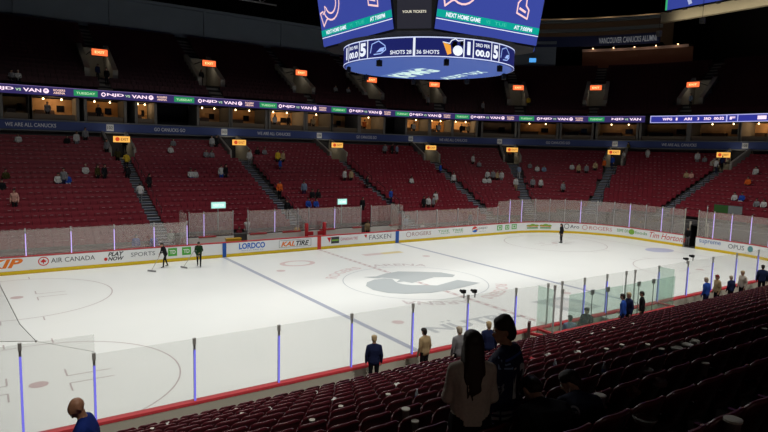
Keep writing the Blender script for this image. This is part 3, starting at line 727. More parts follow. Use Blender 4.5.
for s0 in (-30.06, -21.06, -12.06, -2.98, 5.93, 15.01, 23.71, 32.25, 40.95, 49.68):
    k = .96 if s0 > 20 else 1
    m1 = MB(); put(m1, *text2d('NJD', .03), ribfn, s0, s0+1.5*k, 12.42, 12.74)
    put(m1, *text2d('VAN', .03), ribfn, s0+2.2*k, s0+3.6*k, 12.42, 12.74); m1.build('match_lettering', RW, rb)
    m1 = MB(); put(m1, *text2d('VS', .02), ribfn, s0+1.62*k, s0+2.05*k, 12.46, 12.68); m1.build('versus_lettering', RGL, rb)
    if s0+4 < 53.5:
        m1 = MB(); ellipse(ribfn, s0-.5*k, s0-.1, 12.38, 12.78, m1, hole=.55); ellipse(ribfn, s0+3.75*k, s0+4.2*k, 12.36, 12.8, m1, hole=.5); rect(ribfn, s0+3.9*k, s0+4.2*k, 12.5, 12.6, m1); m1.build('emblem', RW, rb)
    if s0+5.6 < 53.5:
        m1 = MB(); 
        for z in (12.36, 12.6): put(m1, *text2d('ROGERS' if z > 12.5 else 'ARENA', .03), ribfn, s0+4.55*k, s0+5.5*k, z, z+.19)
        m1.build('venue_lettering', RO, rb)
    if s0+8 < 53.5:
        m1 = MB(); strip(s0+6.2*k, s0+8.2*k, 20.08, 12.32, 12.86, m1, step=.5); m1.build('green_panel', RG, rb)
        m1 = MB(); put(m1, *text2d('TUESDAY', .02), ribfn, s0+6.4*k, s0+8.0*k, 12.47, 12.68); m1.build('day_lettering', RGL, rb)
m1 = MB(); strip(54.2, 71, 20.1, 12.12, 12.98, m1); m1.build('score_screen', lit('ribbon pale', (.5, .5, .9), .9), rb)
m1 = MB(); strip(54.3, 62.6, 20.08, 12.2, 12.88, m1); strip(63.9, 67.0, 20.08, 12.2, 12.88, m1); strip(62.75, 63.8, 20.08, 12.2, 12.88, m1); m1.build('score_panel', lit('ribbon blue', (.03, .035, .3), 1.0), rb)
for t_, a, b in (('WPG', 55.6, 56.7), ('1', 57.1, 57.3), ('ARI', 58.0, 58.9), ('3', 59.5, 59.7), ('3RD', 60.2, 61.0), ('00:32', 61.3, 62.4), ('F', 63.0, 63.6)): m1 = MB(); put(m1, *text2d(t_, .04), ribfn, a, b, 12.4, 12.72); m1.build('score_lettering', RW, rb)
m1 = MB(); rect(ribfn, 65.9, 66.8, 12.35, 12.75, m1); m1.build('score_lettering', RW, rb)
# words on the navy fascia
fs = thing('fascia_banner', 'navy banner strip with white words under the suites', 'banner', (0, CY+RB+20, 9.1))
m1 = MB(); strip(-34, 72, 20.03, 9.14, 9.88, m1); m1.build('banner', M('navy banner', (.05, .08, .25), .5), fs)
FW_ = M('white print', (.8, .82, .86), .5)
for w_, a, b in FASC: m1 = MB(); put(m1, *text2d(w_, .015), lambda s, z: bowl(s, 20.01, z), a, b, 9.34, 9.68); m1.build('lettering', FW_, fs)
for j, s in enumerate((-23, -11.87, -.76, 10.52, 23.5, 35.77, 50.29, 64.92)):
    m1 = MB(); strip(s-.32, s+.32, 20.012, 9.2, 9.82, m1); sp = m1.build('section_plate', M('pale plate', (.6, .64, .7), .5), fs)
    m1 = MB(); put(m1, *text2d(str(101+j), .02), lambda s_, z: bowl(s_, 20.0, z), s-.24, s+.24, 9.36, 9.66); m1.build('section_number', M('plate ink', (.12, .14, .2), .5), sp)
# suites
WARM = [(.55, .33, .15), (.45, .27, .13), (.6, .3, .1)]
BRIGHT = [0.02, .5, .1, .22, .06, .05, .6, .16, .03, .3, .34, .38, .55, .03, .05, .03, .07, .02, .05, .45]
LAMP = lit('suite lamp', (1., .72, .38), 6.0)
for i, (a, b) in enumerate(SUITES):
    c = bowl((a+b)/2, 20.4, 9.98)
    su = thing('luxury_suite', 'open fronted box suite, %s from the left under the LED ribbon' % ORD[i], 'suite', c, 'box suites')
    w = MB(); strip(a, b, 23.6, 10.0, 12.1, w, step=1.2); w.build('back_wall', M('suite wall %d' % (i % 3), WARM[i % 3], .7, noise=.35, scale=1.5), su)
    for e in (a-.1, b+.1):
        w = MB(); P = [bowl(e+k, d, z) for k in (-.13, .13) for d in (20.5, 23.6) for z in (9.98, 12.15)]
        w.add(P, [(0, 1, 3, 2), (4, 6, 7, 5), (0, 4, 5, 1), (2, 3, 7, 6), (0, 2, 6, 4), (1, 5, 7, 3)]); w.build('partition', M('suite partition', (.2, .19, .17), .7), su)
    w = MB(); P = [bowl(s, d, z) for s in (a+.1, b-.1) for d in (20.6, 20.75) for z in (9.98, 10.55)]
    w.add(P, [(0, 1, 3, 2), (4, 6, 7, 5), (0, 4, 5, 1), (2, 3, 7, 6), (0, 2, 6, 4), (1, 5, 7, 3)]); w.build('parapet', M('suite counter', (.16, .12, .08), .5), su)
    w = MB(); P = [bowl(s, d, z) for s in (a+.4, a+(b-a)*.55) for d in (22.8, 23.5) for z in (9.98, 11.0)]
    w.add(P, [(0, 1, 3, 2), (4, 6, 7, 5), (0, 4, 5, 1), (2, 3, 7, 6), (0, 2, 6, 4), (1, 5, 7, 3)]); w.build('cabinet', M('suite cabinet', (.05, .03, .02), .4), su)
    w = MB(); strip(a+(b-a)*.62, a+(b-a)*.8, 23.5, 10.9, 11.5, w); w.build('television', M('tv glass', (.01, .01, .012), .2), su)
    if BRIGHT[i] > .04:
        for k in (.3, .72):
            p = bowl(a+(b-a)*k, 22.6, 12.02); w = MB(); w.sphere(p, .09, 8); w.tube((p[0], p[1], p[2]), (p[0], p[1], 12.15), .02, n=6); w.build('ceiling_lamp', LAMP, su)
        p = bowl((a+b)/2, 22.2, 11.75); L = bpy.data.lights.new('suite light', 'POINT'); L.energy = 130*BRIGHT[i]; L.color = (1, .62, .3); L.shadow_soft_size = .3
        lo = bpy.data.objects.new('suite_light', L); C.objects.link(lo); lo.location = p

SUITE_PEOPLE = [(-16.9, 'grey', 'standing figure in the lit box suite at far left under the ribbon'), (-12.6, 'black', 'dark figure in the third box suite from the left'), (5.6, 'white', 'left of two figures in the bright orange box suite'), (7.3, 'black', 'right of two figures in the bright orange box suite'),
                (10.5, 'tan', 'figure in tan in the suite right of the bright orange one'), (17.6, 'orange', 'figure in rust in the tenth box suite'), (24.6, 'white', 'figure in white in the first of three lit suites left of centre gap'), (28.0, 'white', 'figure in white in the second of three lit suites'), (31.0, 'black', 'left dark figure in the third of three lit suites'), (31.9, 'tan', 'right figure in the third of three lit suites')]
# ------------------------------------------------------------------ ice and its markings
ICE = bpy.data.materials.new('ice'); ICE.use_nodes = True; nt = ICE.node_tree; b = nt.nodes['Principled BSDF']
b.inputs['Roughness'].default_value = .32; b.inputs['Specular IOR Level'].default_value = .22
tc = nt.nodes.new('ShaderNodeTexCoord'); n1 = nt.nodes.new('ShaderNodeTexNoise'); n1.inputs['Scale'].default_value = .35; n1.inputs['Detail'].default_value = 8
mx = nt.nodes.new('ShaderNodeMix'); mx.data_type = 'RGBA'; mx.inputs[6].default_value = (.79, .815, .78, 1); mx.inputs[7].default_value = (.85, .865, .83, 1)
nt.links.new(tc.outputs['Object'], n1.inputs['Vector']); nt.links.new(n1.outputs['Fac'], mx.inputs[0]); nt.links.new(mx.outputs[2], b.inputs['Base Color'])
P = []
for q0, q1, a0 in ((1, 1, 0), (1, -1, 90), (-1, -1, 180), (-1, 1, 270)):
    for i in range(25):
        a = R(a0+90*i/24); P.append((q0*21.95+8.5*math.sin(a), q1*4.42+8.5*math.cos(a)))
mb = MB(); n = len(P); mb.add([(x, y, 0) for x, y in P]+[(x, y, -.1) for x, y in P], [tuple(range(n))[::-1]]+[(i, (i+1) % n, n+(i+1) % n, n+i) for i in range(n)])
ice = struct(mb.build('ice_floor', ICE))
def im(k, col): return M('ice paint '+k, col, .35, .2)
I_BLUE, I_RED, I_PINK, I_GREY, I_WHITE, I_DK = im('blue', (.4, .43, .51)), im('red', (.58, .46, .45)), im('pink', (.7, .58, .56)), im('grey', (.45, .49, .49)), im('white', (.8, .82, .79)), im('ink', (.5, .53, .54))  # line colours blended pale for the ice and gloss haze over them
fl = lambda x, y: (x, y, .004)
def iceobj(name, mb, mat, lab=None):
    o = mb.build(name, mat, ice)
    if lab: o['label'] = lab
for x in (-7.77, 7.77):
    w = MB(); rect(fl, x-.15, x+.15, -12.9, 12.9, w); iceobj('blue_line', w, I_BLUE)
w = MB(); rect(fl, -.15, .15, -12.9, 12.9, w); iceobj('centre_line', w, I_RED, 'haze-paled red centre line')
w = MB()
for i in range(40):
    y = -12.7+.65*i; rect(lambda a, b_: (a, b_, .007), -.09, .09, y, y+.32, w)
iceobj('centre_line_dash', w, I_WHITE)
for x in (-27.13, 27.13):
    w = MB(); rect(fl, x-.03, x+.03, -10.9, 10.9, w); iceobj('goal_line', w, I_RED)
def ring(cx, cy, r, wd, name, mat, z=.004):
    w = MB(); ellipse(lambda x, y: (x, y, z), cx-r, cx+r, cy-r, cy+r, w, n=72, hole=(r-wd)/r); iceobj(name, w, mat)
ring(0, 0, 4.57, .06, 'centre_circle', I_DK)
I_CIRC = im('circle', (.52, .46, .45))
for sx in (-1, 1):
    for sy in (-1, 1):
        cx, cy = 21.03*sx, 6.7*sy
        ring(cx, cy, 4.57, .06, 'face_off_circle', I_CIRC)
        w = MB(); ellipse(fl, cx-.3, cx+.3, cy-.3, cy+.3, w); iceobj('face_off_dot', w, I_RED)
        w = MB()
        for ax in (-1, 1):
            for ay in (-1, 1):
                x, y = cx+.9*ax, cy+.38*ay; rect(fl, min(x, x+1.4*ax), max(x, x+1.4*ax), y-.03, y+.03, w); rect(fl, x-.03, x+.03, min(y, y+.75*ay), max(y, y+.75*ay), w)
            for ay in (-1, 1): rect(fl, cx+.85*ax-.03, cx+.85*ax+.03, cy+4.57*ay-.02, cy+4.57*ay+.6*ay, w) if ay > 0 else rect(fl, cx+.85*ax-.03, cx+.85*ax+.03, cy-5.17, cy-4.55, w)
        iceobj('face_off_mark', w, I_CIRC)
        w = MB(); ellipse(fl, 6.1*sx-.3, 6.1*sx+.3, cy-.3, cy+.3, w); iceobj('neutral_dot', w, im('dot', (.66, .54, .53)))
w = MB()
for k, zk in (('orca_a', .008), ('orca_b', .011), ('orca_c', .014)): w.add([(x, y, zk) for x, y in POLY[k]], [tuple(range(len(POLY[k])))])
iceobj('centre_emblem', w, I_GREY, 'pale grey leaping whale emblem')
# curved pink words round the circle
def arc_text(s, r, h, a_mid, span, mb, flip=False):
    V, F = text2d(s, .02); wd = V[:, 0].max(); P = []
    for x, y in V:
        a = R(a_mid)+R(span)*(.5-x/wd); rr = r+h*y; P.append((rr*math.cos(a), rr*math.sin(a), .004))
    mb.add(P, F)
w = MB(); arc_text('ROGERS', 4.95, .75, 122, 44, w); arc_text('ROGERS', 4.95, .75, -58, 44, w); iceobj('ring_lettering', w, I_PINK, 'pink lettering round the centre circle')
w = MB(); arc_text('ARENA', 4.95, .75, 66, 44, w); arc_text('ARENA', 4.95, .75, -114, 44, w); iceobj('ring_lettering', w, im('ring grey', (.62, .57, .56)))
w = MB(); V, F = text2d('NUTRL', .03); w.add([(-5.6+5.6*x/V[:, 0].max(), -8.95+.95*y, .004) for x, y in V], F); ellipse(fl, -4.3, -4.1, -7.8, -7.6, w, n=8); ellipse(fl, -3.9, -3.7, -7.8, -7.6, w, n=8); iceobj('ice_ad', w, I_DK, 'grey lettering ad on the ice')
w = MB(); w.add([(x, y, .004) for x, y in POLY['diamond']], [tuple(range(7))]); iceobj('ice_ad', w, im('slate ad', (.5, .53, .53)), 'grey diamond ad on the ice')
w = MB(); w.add([(x, y, .008) for x, y in POLY['diamond_in']], [tuple(range(6))]); iceobj('ice_ad', w, im('pale ad', (.66, .66, .64)))
w = MB(); ellipse(fl, -5.3, -2.7, 7.55, 9.5, w, n=40, hole=.72); iceobj('ice_ad', w, im('rose ad', (.7, .56, .54)), 'rose oval ad ring on the ice')
w = MB(); rect(fl, 1.9, 3.6, 8.8, 9.5, w); iceobj('ice_ad', w, I_PINK); w = MB(); rect(fl, 3.6, 5.5, 8.8, 9.5, w); iceobj('ice_ad', w, im('straw ad', (.72, .6, .3)), 'straw coloured ad bar on the ice')
w = MB(); ellipse(fl, 25.2, 28.0, -1.2, .9, w, n=24); iceobj('ice_ad', w, im('lilac ad', (.5, .52, .68)), 'lilac ad patch on the far right ice')

# ------------------------------------------------------------------ dasher boards and their prints
END = 21.95*3+8.53*math.pi+8.84+34
L90 = 8.53*math.pi/2; S_G0, S_G1 = 21.95+L90+4.42+.02, 21.95+L90+4.42+1.18
S_NEAR0 = 21.95+2*L90+8.84             # near straight starts here (x=21.95) and runs to -x
bd = thing('dasher_boards', 'white dasher boards with ads, yellow kick plate and red top rail round the ice', 'boards', (0, 12.95, 0))
def near_s(x): return S_NEAR0+21.95-x
ss = sorted(set([-34+1.5*i for i in range(38)]+[21.95]+[21.95+L90*i/56 for i in range(57)]+[21.95+L90+8.84*i/8 for i in range(9)]+[S_G0, S_G1]+[21.95+L90+8.84+L90*i/56 for i in range(57)]+[S_NEAR0+1.5*i for i in range(38)]))
ss = [s for s in ss if s <= near_s(-33.9)]
def ext(prof_, mat, name, lab=None):
    w = MB(); n = len(prof_); V = [board(s, d, z) for s in ss for d, z in prof_]
    for i in range(len(ss)-1):
        if S_G0 <= (ss[i]+ss[i+1])/2 <= S_G1: continue
        for j in range(n):
            j2 = (j+1) % n; w.f.append((i*n+j, i*n+j2, (i+1)*n+j2, (i+1)*n+j)); w.m.append(0)
    w.v = V; o = w.build(name, mat, bd)
    if lab: o['label'] = lab
ext([(0, .2), (0, 1.03), (.06, 1.03), (.06, .2)], WHITE, 'panel')
ext([(-.025, 0), (-.025, .22), (.06, .22), (.06, 0)], YELLOW, 'kick_plate', 'yellow kick plate')
ext([(-.004, 1.05), (-.004, 1.075), (.02, 1.1), (.26, 1.1), (.28, 1.03)], REDR, 'top_rail', 'red top rail')
ext([(.2, 0), (.2, 1.02), (.26, 1.02), (.26, 0)], M('board backing', (.74, .71, .6), .7, noise=.1, scale=1), 'backing', 'grey backing panel')
bfn = lambda s, z: board(s, -.008, z)
def adobj(mb, mat, name='ad_lettering', lab=None):
    o = mb.build(name, mat, bd)
    if lab: o['label'] = lab
for t_, a, b_, z0, z1, c in ADS:
    w = MB(); m = AD(c)
    if t_ == 'mark':
        rect(lambda s, z: board(s, -.03, z), a, b_, .02, 1.06, w, n=1); adobj(w, m, 'line_marker'); continue
    if t_ in ('leaf', 'ring'):
        ellipse(bfn, a, b_, z0, z1, w, hole=.8)
        if t_ == 'leaf':
            cx, cz, r_ = (a+b_)/2, (z0+z1)/2, (b_-a)*.3
            pts = [(0, 1), (.25, .55), (.5, .7), (.45, .2), (.95, .35), (.75, -.1), (.85, -.3), (.2, -.35), (.08, -.9), (-.08, -.9), (-.2, -.35), (-.85, -.3), (-.75, -.1), (-.95, .35), (-.45, .2), (-.5, .7), (-.25, .55)]
            w.add([bfn(cx+r_*x, cz+r_*y) for x, y in pts], [tuple(range(len(pts)))])
        adobj(w, m, 'ad_emblem')
    elif t_ in ('dot', 'disc'): ellipse(bfn, a, b_, z0, z1, w); adobj(w, m, 'ad_emblem')
    elif t_ == 'TD':
        rect(bfn, a, b_, z0, z1, w); adobj(w, m, 'ad_panel', 'green square ad panel')
        w = MB(); put(w, *text2d('TD', .03), lambda s, z: board(s, -.014, z), a+.1, b_-.1, z0+.14, z1-.14); adobj(w, M('ad white', (.75, .8, .72)))
    elif t_ == 'sub':
        V, F = text2d('smaller words here'.upper().replace('SMALLER WORDS HERE', 'AUTO PARTS' if c == 'adblue' else 'FRUIT' if c == 'dullgreen' else 'COLA')); put(w, V, F, bfn, a, b_, z0, z1); adobj(w, m)
    elif t_ == 'box':
        for x0, x1, y0, y1 in ((a, b_, z1-.02, z1), (a, b_, z0, z0+.02), (a, a+.025, z0, z1), (b_-.025, b_, z0, z1)): rect(bfn, x0, x1, y0, y1, w)
        adobj(w, m, 'ad_frame')
    elif t_ == 'tri': w.add([bfn(a, z1), bfn((a+b_)/2+.05, z0), bfn(b_, z1)], [(0, 1, 2)]); adobj(w, m, 'ad_emblem')
    elif t_ == 'square':
        rect(bfn, a, b_, z0, z1, w); adobj(w, m, 'ad_panel'); w = MB(); rect(lambda s, z: board(s, -.014, z), a+.05, b_-.05, z0+.2, z0+.32, w); adobj(w, AD('leafgreen'), 'ad_emblem')
    elif t_ == 'pepsi' and c == 'red':
        ellipse(bfn, a, b_, z0, z1, w); adobj(w, m, 'ad_emblem'); w = MB(); f2 = lambda s, z: board(s, -.014, z)
        ellipse(f2, a+.04, b_-.04, z0+.02, z0+.27, w); adobj(w, AD('adblue'), 'ad_emblem'); w = MB(); cz = (z0+z1)/2
        w.add([board(s, -.02, z) for s, z in ((a+.05, cz-.13), ((a+b_)/2, cz-.03), (b_-.02, cz+.08), (b_-.03, cz+.17), ((a+b_)/2, cz+.07), (a+.02, cz))], [tuple(range(6))]); adobj(w, M('ad white', (.75, .8, .72)), 'ad_emblem')
    elif t_ == 'gsq':
        ellipse(bfn, a, b_, z0, z1, w, n=4); w = MB(); rect(bfn, a, b_, z0, z1, w); adobj(w, m, 'ad_panel')
        w = MB(); f2 = lambda s, z: board(s, -.014, z); rect(f2, a+.16*(b_-a), b_-.16*(b_-a), z0+.09, z1-.09, w); adobj(w, M('ad white', (.75, .8, .72)), 'ad_panel')
        w = MB(); f2 = lambda s, z: board(s, -.02, z); rect(f2, a+.35*(b_-a), b_-.3*(b_-a), z0+.17, z1-.15, w); adobj(w, m, 'ad_emblem')
    elif t_ == 'treelogo':
        for k in range(3):
            x = a+(b_-a)*(k+.5)/3; r_ = (b_-a)*.24; ellipse(bfn, x-r_, x+r_, z0+.2, z1-(.0 if k == 1 else .08), w, n=14)
        adobj(w, m, 'ad_emblem'); w = MB(); put(w, *text2d('Farms', .02), lambda s, z: board(s, -.014, z), a+.05, b_-.05, z0+.16, z0+.32); adobj(w, AD('orange')); w = MB(); rect(bfn, a, b_, z0, z0+.12, w); adobj(w, AD('dullgreen'), 'ad_panel')
    else:
        sh = .3 if t_ in ('SKIP', 'Tim Hortons', 'KAL', 'TIRE', 'PLAY', 'NOW') else 0
        put(w, *text2d(t_, .035 if t_ in ('SKIP', 'LORDCO', 'PLAY', 'NOW', 'KAL', 'TIRE') else .0, sh), bfn, a, b_, z0, z1); adobj(w, m)
# ------------------------------------------------------------------ glass and posts
def pane(a, b_, z0, z1, mat, label, fn=board, d=.13, group=None, n=None):
    n = n or (4 if fn is board and abs(bframe(a)[1].angle(bframe(b_)[1])) > .02 else 1)
    c = fn((a+b_)/2, d, z0); w = MB(); V = []
    for i in range(n+1):
        s = a+(b_-a)*i/n
        V += [fn(s, d-.007, z0), fn(s, d-.007, z1), fn(s, d+.007, z1), fn(s, d+.007, z0)]
    for i in range(n):
        for j in range(4):
            k = (j+1) % 4; w.f.append((4*i+j, 4*i+k, 4*i+4+k, 4*i+4+j)); w.m.append(0)
    w.f += [(0, 1, 2, 3), (4*n+3, 4*n+2, 4*n+1, 4*n)]; w.m += [0, 0]; w.v = V
    return tag(w.build('rink_glass', mat, loc=c), label, 'glass pane', group)
def post(p, n, z0, z1, matl, label, lit_to=None, wd=.055, group=None):
    t = thing('glass_post', label, 'post', (p[0], p[1], z0), group); rz = math.atan2(n.x, n.y)*-1
    w = MB(); w.box((p[0], p[1], (z0+z1)/2), (wd, .05, z1-z0), rz); w.build('bar', M('grey post', (.5, .51, .5), .5) if matl is None else GREYM, t)
    if matl:
        top = lit_to or z1-.22
        for sg in (-1, 1):
            w = MB(); w.box((p[0]+n.x*.031*sg, p[1]+n.y*.031*sg, (z0+top)/2), (wd*.95, .012, top-z0), rz); w.build('light_strip', matl, t)
    w = MB(); w.box((p[0], p[1], z1+.015), (wd*1.45, .07, .18), rz); w.build('cap', M('cap grey', (.42, .42, .4), .5), t)
NX = [(-24.2, 3.5), (-21.78, 3.42), (-20.19, 2.9), (-17.66, 2.88), (-15.13, 2.88), (-12.57, 2.88), (-10.09, 2.9), (-7.53, 2.9), (-4.99, 2.88), (-3.11, 2.86), (-2.23, 2.86), (-.75, 2.86), (.83, 2.86), (2.26, 2.86), (2.96, 2.86), (4.93, 2.88), (7.54, 2.88), (9.99, 2.9), (12.55, 2.9), (15.1, 2.9), (17.6, 2.9), (20.2, 2.9), (21.9, 2.9)]
vis = [p for p in NX if -22 < p[0] < 16]
for i, (x, z) in enumerate(NX):
    dark = x in (-3.11, -2.23, 2.26, 2.96); nm = [p[0] for p in vis].index(x) if (x, z) in vis else None
    lab = 'dark unlit post by the penalty bench door, %s dark post from the left' % ORD[[-3.11, -2.23, 2.26, 2.96].index(x)] if dark else ('violet lit glass post on the near boards, %s near post from the left' % ORD[nm] if nm is not None else 'violet lit near glass post outside the %s edge of view' % ('left' if x < 0 else 'right'))
    post((x, -13.08), Vector((0, -1)), 1.1, z-.09, None if dark else POSTN, lab, group=None if nm is not None else 'near posts out of view')
    if i:
        x0, z0_ = NX[i-1]
        pane(near_s(x0)+.02, near_s(x)-.02, 1.1, min(z, z0_) if i > 2 else 3.4, CLEAR, 'clear glass pane on the near boards between near posts, %s from the left' % ORD[i-1], group='near glass panes')
FX = [-30, -27.5, -25.0, -22.7, -20.2, -17.7, -15.16, -12.63, -10.4]
for i, x in enumerate(FX):
    post((x, 13.08), Vector((0, 1)), 1.1, (3.35 if x < -21 else 2.7), POSTF, 'pale violet lit post on the far boards, %s left of the bench' % ORD[len(FX)-1-i], group='far posts left of bench')
    if i: pane(FX[i-1]+.02, x-.02, 1.1, 3.4 if x < -20.5 else 2.72, GLASS, 'hazy far glass pane left of the bench, %s from the bench' % ORD[len(FX)-1-i], group='far panes left of bench')
TS = [8.35, 9.98, 12.27, 14.8, 17.33, 20.0, 21.66]
BEND = [21.66, 23.25, 24.85, 26.4, 27.95, 29.5, 31.1, 32.7, 34.25, 35.9, 37.55, 38.6]
PALE = M('pale post', (.42, .41, .42), .4)
for i, s in enumerate(TS[:-1]):
    p = board(s, .13, 0); post(p, bframe(s)[1], 1.1, 2.7, PALE, 'pale glass post on the low far glass, %s right of the bench' % ORD[i])
    pane(s+.02, TS[i+1]-.02, 1.1, 2.72 if i < 5 else 3.3, GLASS, 'hazy low far glass pane right of the bench, %s from the bench' % ORD[i])
VIOL = (0, 1, 5, 8, 10)
for i, s in enumerate(BEND):
    p = board(s, .13, 0); post(p, bframe(s)[1], 1.1, 3.38, POSTF if i in VIOL else PALE, 'tall post on the curved far right glass, %s from its left end' % ORD[i], lit_to=3.3)
    if i < len(BEND)-1: pane(s+.02, BEND[i+1]-.02, 1.1, 3.4, GLASS, 'tall hazy pane on the curved far right glass, %s from its left end' % ORD[i])
pane(BEND[-1]+.02, S_G0-.05, 1.1, 3.4, GLASS, 'narrow tall pane just left of the open end gate')
G2 = [S_G0-.02, S_G1+.05, S_G1+.75, S_G1+1.4, S_G1+2.9, S_G1+4.5, S_G1+6.1, S_G1+7.8, S_G1+9.5, S_G1+11.5, S_G1+13.5, S_G1+15.5, S_NEAR0-.2]
for i, s in enumerate(G2):
    p = board(s, .13, 0); post(p, bframe(s)[1], 1.1 if i > 1 else 0, 3.38 if i != 2 else 3.75, POSTF if i in (3, 4, 5, 6, 7) else M('cream post', (.5, .48, .4), .4), ('cream post at the left jamb of the open end gate' if i == 0 else 'cream post on the end boards, %s right of the open gate' % ORD[i-1]), lit_to=3.3)
    if 0 < i < len(G2)-1: pane(s+.02, G2[i+1]-.02, 1.1, 3.4, GLASS, 'tall hazy pane on the end boards, %s right of the open gate' % ORD[i-1])
# little cameras clamped to near post tops
for p, lb in (((-7.75, -13.05, 3.0), 'small black camera clamped near the top of the post before centre ice, left of pair'), ((-7.2, -13.05, 2.95), 'small black camera clamped near the top of the post before centre ice, right of pair'), ((7.4, -13.05, 2.95), 'small black camera on a near glass post top at right, lower of pair'), ((7.95, -13.05, 3.05), 'small black camera on a near glass post top at right, upper of pair')):
    t = thing('glass_camera', lb, 'camera', p); w = MB(); w.box((p[0], p[1], p[2]+.06), (.15, .13, .12)); w.build('body', BLACK, t)
    w = MB(); w.tube((p[0], p[1]+.08, p[2]+.06), (p[0], p[1]+.17, p[2]+.06), .05); w.build('lens', DARK, t); w = MB(); w.box((p[0], p[1]-.03, p[2]-.08), (.04, .03, .2)); w.build('clamp', GREYM, t)
# safety netting at the left end
Zn = lambda k: 3.4+k
t = thing('safety_netting', 'grey safety netting hanging behind the left end of the near glass', 'netting', (-22, -13, 3.4))
NC = [(-21.43, -12.95, 3.39), (-21.75, -12.95, 3.86), (-22.11, -12.95, 4.85), (-22.5, -12.95, 8), (-22.8, -12.95, 16)]
NB = [(-21.43, -12.95, 3.39), (-22.16, -12.95, 3.5), (-24.5, -12.6, 3.5), (-28.0, -11.4, 3.5), (-28, -11.4, 16)]
w = MB(); w.add(NC+NB[1:], [(0, 1, 5), (1, 2, 5), (2, 3, 6, 5), (3, 4, 6), (4, 8, 7, 6)]); w.build('mesh', NET, t)
CORD = M('grey cord', (.42, .42, .4), .7); w = MB()
for a, b_ in list(zip(NC[:-1], NC[1:]))+list(zip(NB[:3], NB[1:4])): w.tube(a, b_, .009, n=6)
w.build('edge_cord', CORD, t)
w = MB(); w.tube(NC[0], (-20.19, -13.08, 2.95), .005, n=6); w.sphere(NC[0], .03, 8); w.build('tie_cord', CORD, t)

# ------------------------------------------------------------------ players' bench on the far side
fy = lambda y: (lambda s, d, z: (s, y+d, z))
bw = thing('bench_wall', 'long white half wall with red trim behind the players bench', 'wall', (-.6, 15.0, 0))
w = MB()
for a, b_ in ((-9.8, -6.3), (-5.2, 5.3), (6.25, 9.3)): w.box(((a+b_)/2, 15.0, .62), (b_-a, .12, 1.24))
w.build('panel', M('cream wall', (.9, .88, .8), .5), bw)
w = MB()
for a, b_ in ((-9.0, -7.7), (-5.0, -3.6), (-2.2, -.6), (1.2, 2.6), (4.4, 5.3), (8.3, 9.3)): w.box(((a+b_)/2, 14.98, 1.28), (b_-a, .2, .08))
w.build('red_trim', REDR, bw)
for i, (a, b_) in enumerate(((-9.7, -8.6), (-8.6, -6.35), (-5.15, -2.9), (-2.9, -.85), (-.85, .15), (.15, 2.6), (2.6, 5.25), (6.3, 8.5), (8.5, 9.25))):
    pane(a+.02, b_-.02, 1.32, 3.12, GLASS, 'hazy pane behind the players bench, %s bench pane from the left' % ORD[i], fn=fy(15.0), d=0)
for i, x in enumerate((-9.7, -8.6, -6.35, -5.15, -2.9, -.85, .15, 2.6, 5.25, 6.3, 8.5, 9.25)):
    post((x, 15.0), Vector((0, 1)), 1.32, 3.1, POSTF if i in (1, 4, 7) else PALE, 'slim post of the glass behind the players bench, %s bench post from the left' % ORD[i], lit_to=3.0, wd=.045)
for x, lb in ((-10.4, 'left'), (8.4, 'right')):
    fx = lambda s, d, z, x=x: (x+d, s, z)
    pane(13.1, 15.0, 1.1, 3.3, GLASS, 'glass screen closing the %s end of the players bench' % lb, fn=fx, d=0)
pb = thing('players_bench', 'long low bench between boards and cream wall on the far side', 'bench', (-.9, 14.2, 0))
w = MB(); w.box((-.9, 14.3, .48), (17.4, .35, .06)); w.build('seat', M('bench wood', (.25, .16, .08), .5), pb)
for x in (-8.6, -4.5, -.9, 3, 7): w = MB(); w.box((x, 14.3, .22), (.08, .3, .45)); w.build('leg', STEEL, pb)
for x, lb in ((-.3, 'left'), (1.35, 'right')):
    t = thing('padded_post', 'red padded post between the two benches, %s one of the pair' % lb, 'post', (x, 14.5, 0))
    w = MB(); w.box((x, 14.5, .98), (.22, .22, 1.96)); w.build('pad', REDPAD, t); w = MB(); w.box((x+(.35 if lb == 'left' else -.35), 14.5, 1.1), (.5, .12, .3)); w.build('arm_pad', REDPAD, t)
TURQ = lit('turquoise sign', (.42, .8, .72), 1.0)
for (x, z, wd), word, lb in (((-7.35, 3.6, 1.15), 'VISITOR', 'left'), ((3.55, 3.55, .95), 'HOME', 'right')):
    t = thing('bench_sign', 'turquoise backlit sign above the %s half of the bench glass' % lb, 'sign', (x, 15.4, z))
    w = MB(); w.box((x, 15.45, z), (wd, .14, .52)); w.box((x, 15.5, 2.6), (.08, .08, 2.0)); w.build('case', GREYM, t)
    w = MB(); w.box((x, 15.36, z), (wd-.06, .03, .46)); w.build('face', TURQ, t)
    w = MB(); put(w, *text2d(word, .02), lambda a, b_: (a, 15.34, b_), x-wd*.38, x+wd*.38, z-.12, z+.1); w.build('lettering', lit('turq ink', (.9, 1, .95), 1.0), t)
t = thing('yellow_case', 'yellow equipment case on the boards left of the left bench marker', 'case', (-6.5, 13.6, 0))
w = MB(); w.box((-6.8, 13.7, .6), (1.1, .4, 1.2)); w.build('body', M('case yellow', (.65, .4, .02), .5), t); w = MB(); w.box((-6.8, 13.7, 1.22), (1.16, .46, .06)); w.build('lid', M('case yellow dark', (.5, .3, .02), .5), t)
t = thing('vomitory_banner', 'green and white cloth banner on the stand wall right of the open gate', 'banner', (33.5, -2.2, 2.0))
w = MB(); w.box((33.5, -1.65, 3.4), (.05, 1.25, .92)); w.build('green_cloth', M('banner green', (.03, .1, .02), .8), t); w = MB(); w.box((33.5, -2.88, 3.4), (.05, 1.2, .92)); w.build('white_cloth', M('banner pale', (.18, .2, .2), .8), t); w = MB(); w.box((33.56, -2.25, 3.88), (.05, 2.5, .05)); w.box((33.56, -1.2, 2.9), (.05, .05, 2)); w.box((33.56, -3.3, 2.9), (.05, .05, 2)); w.build('rail', STEEL, t)
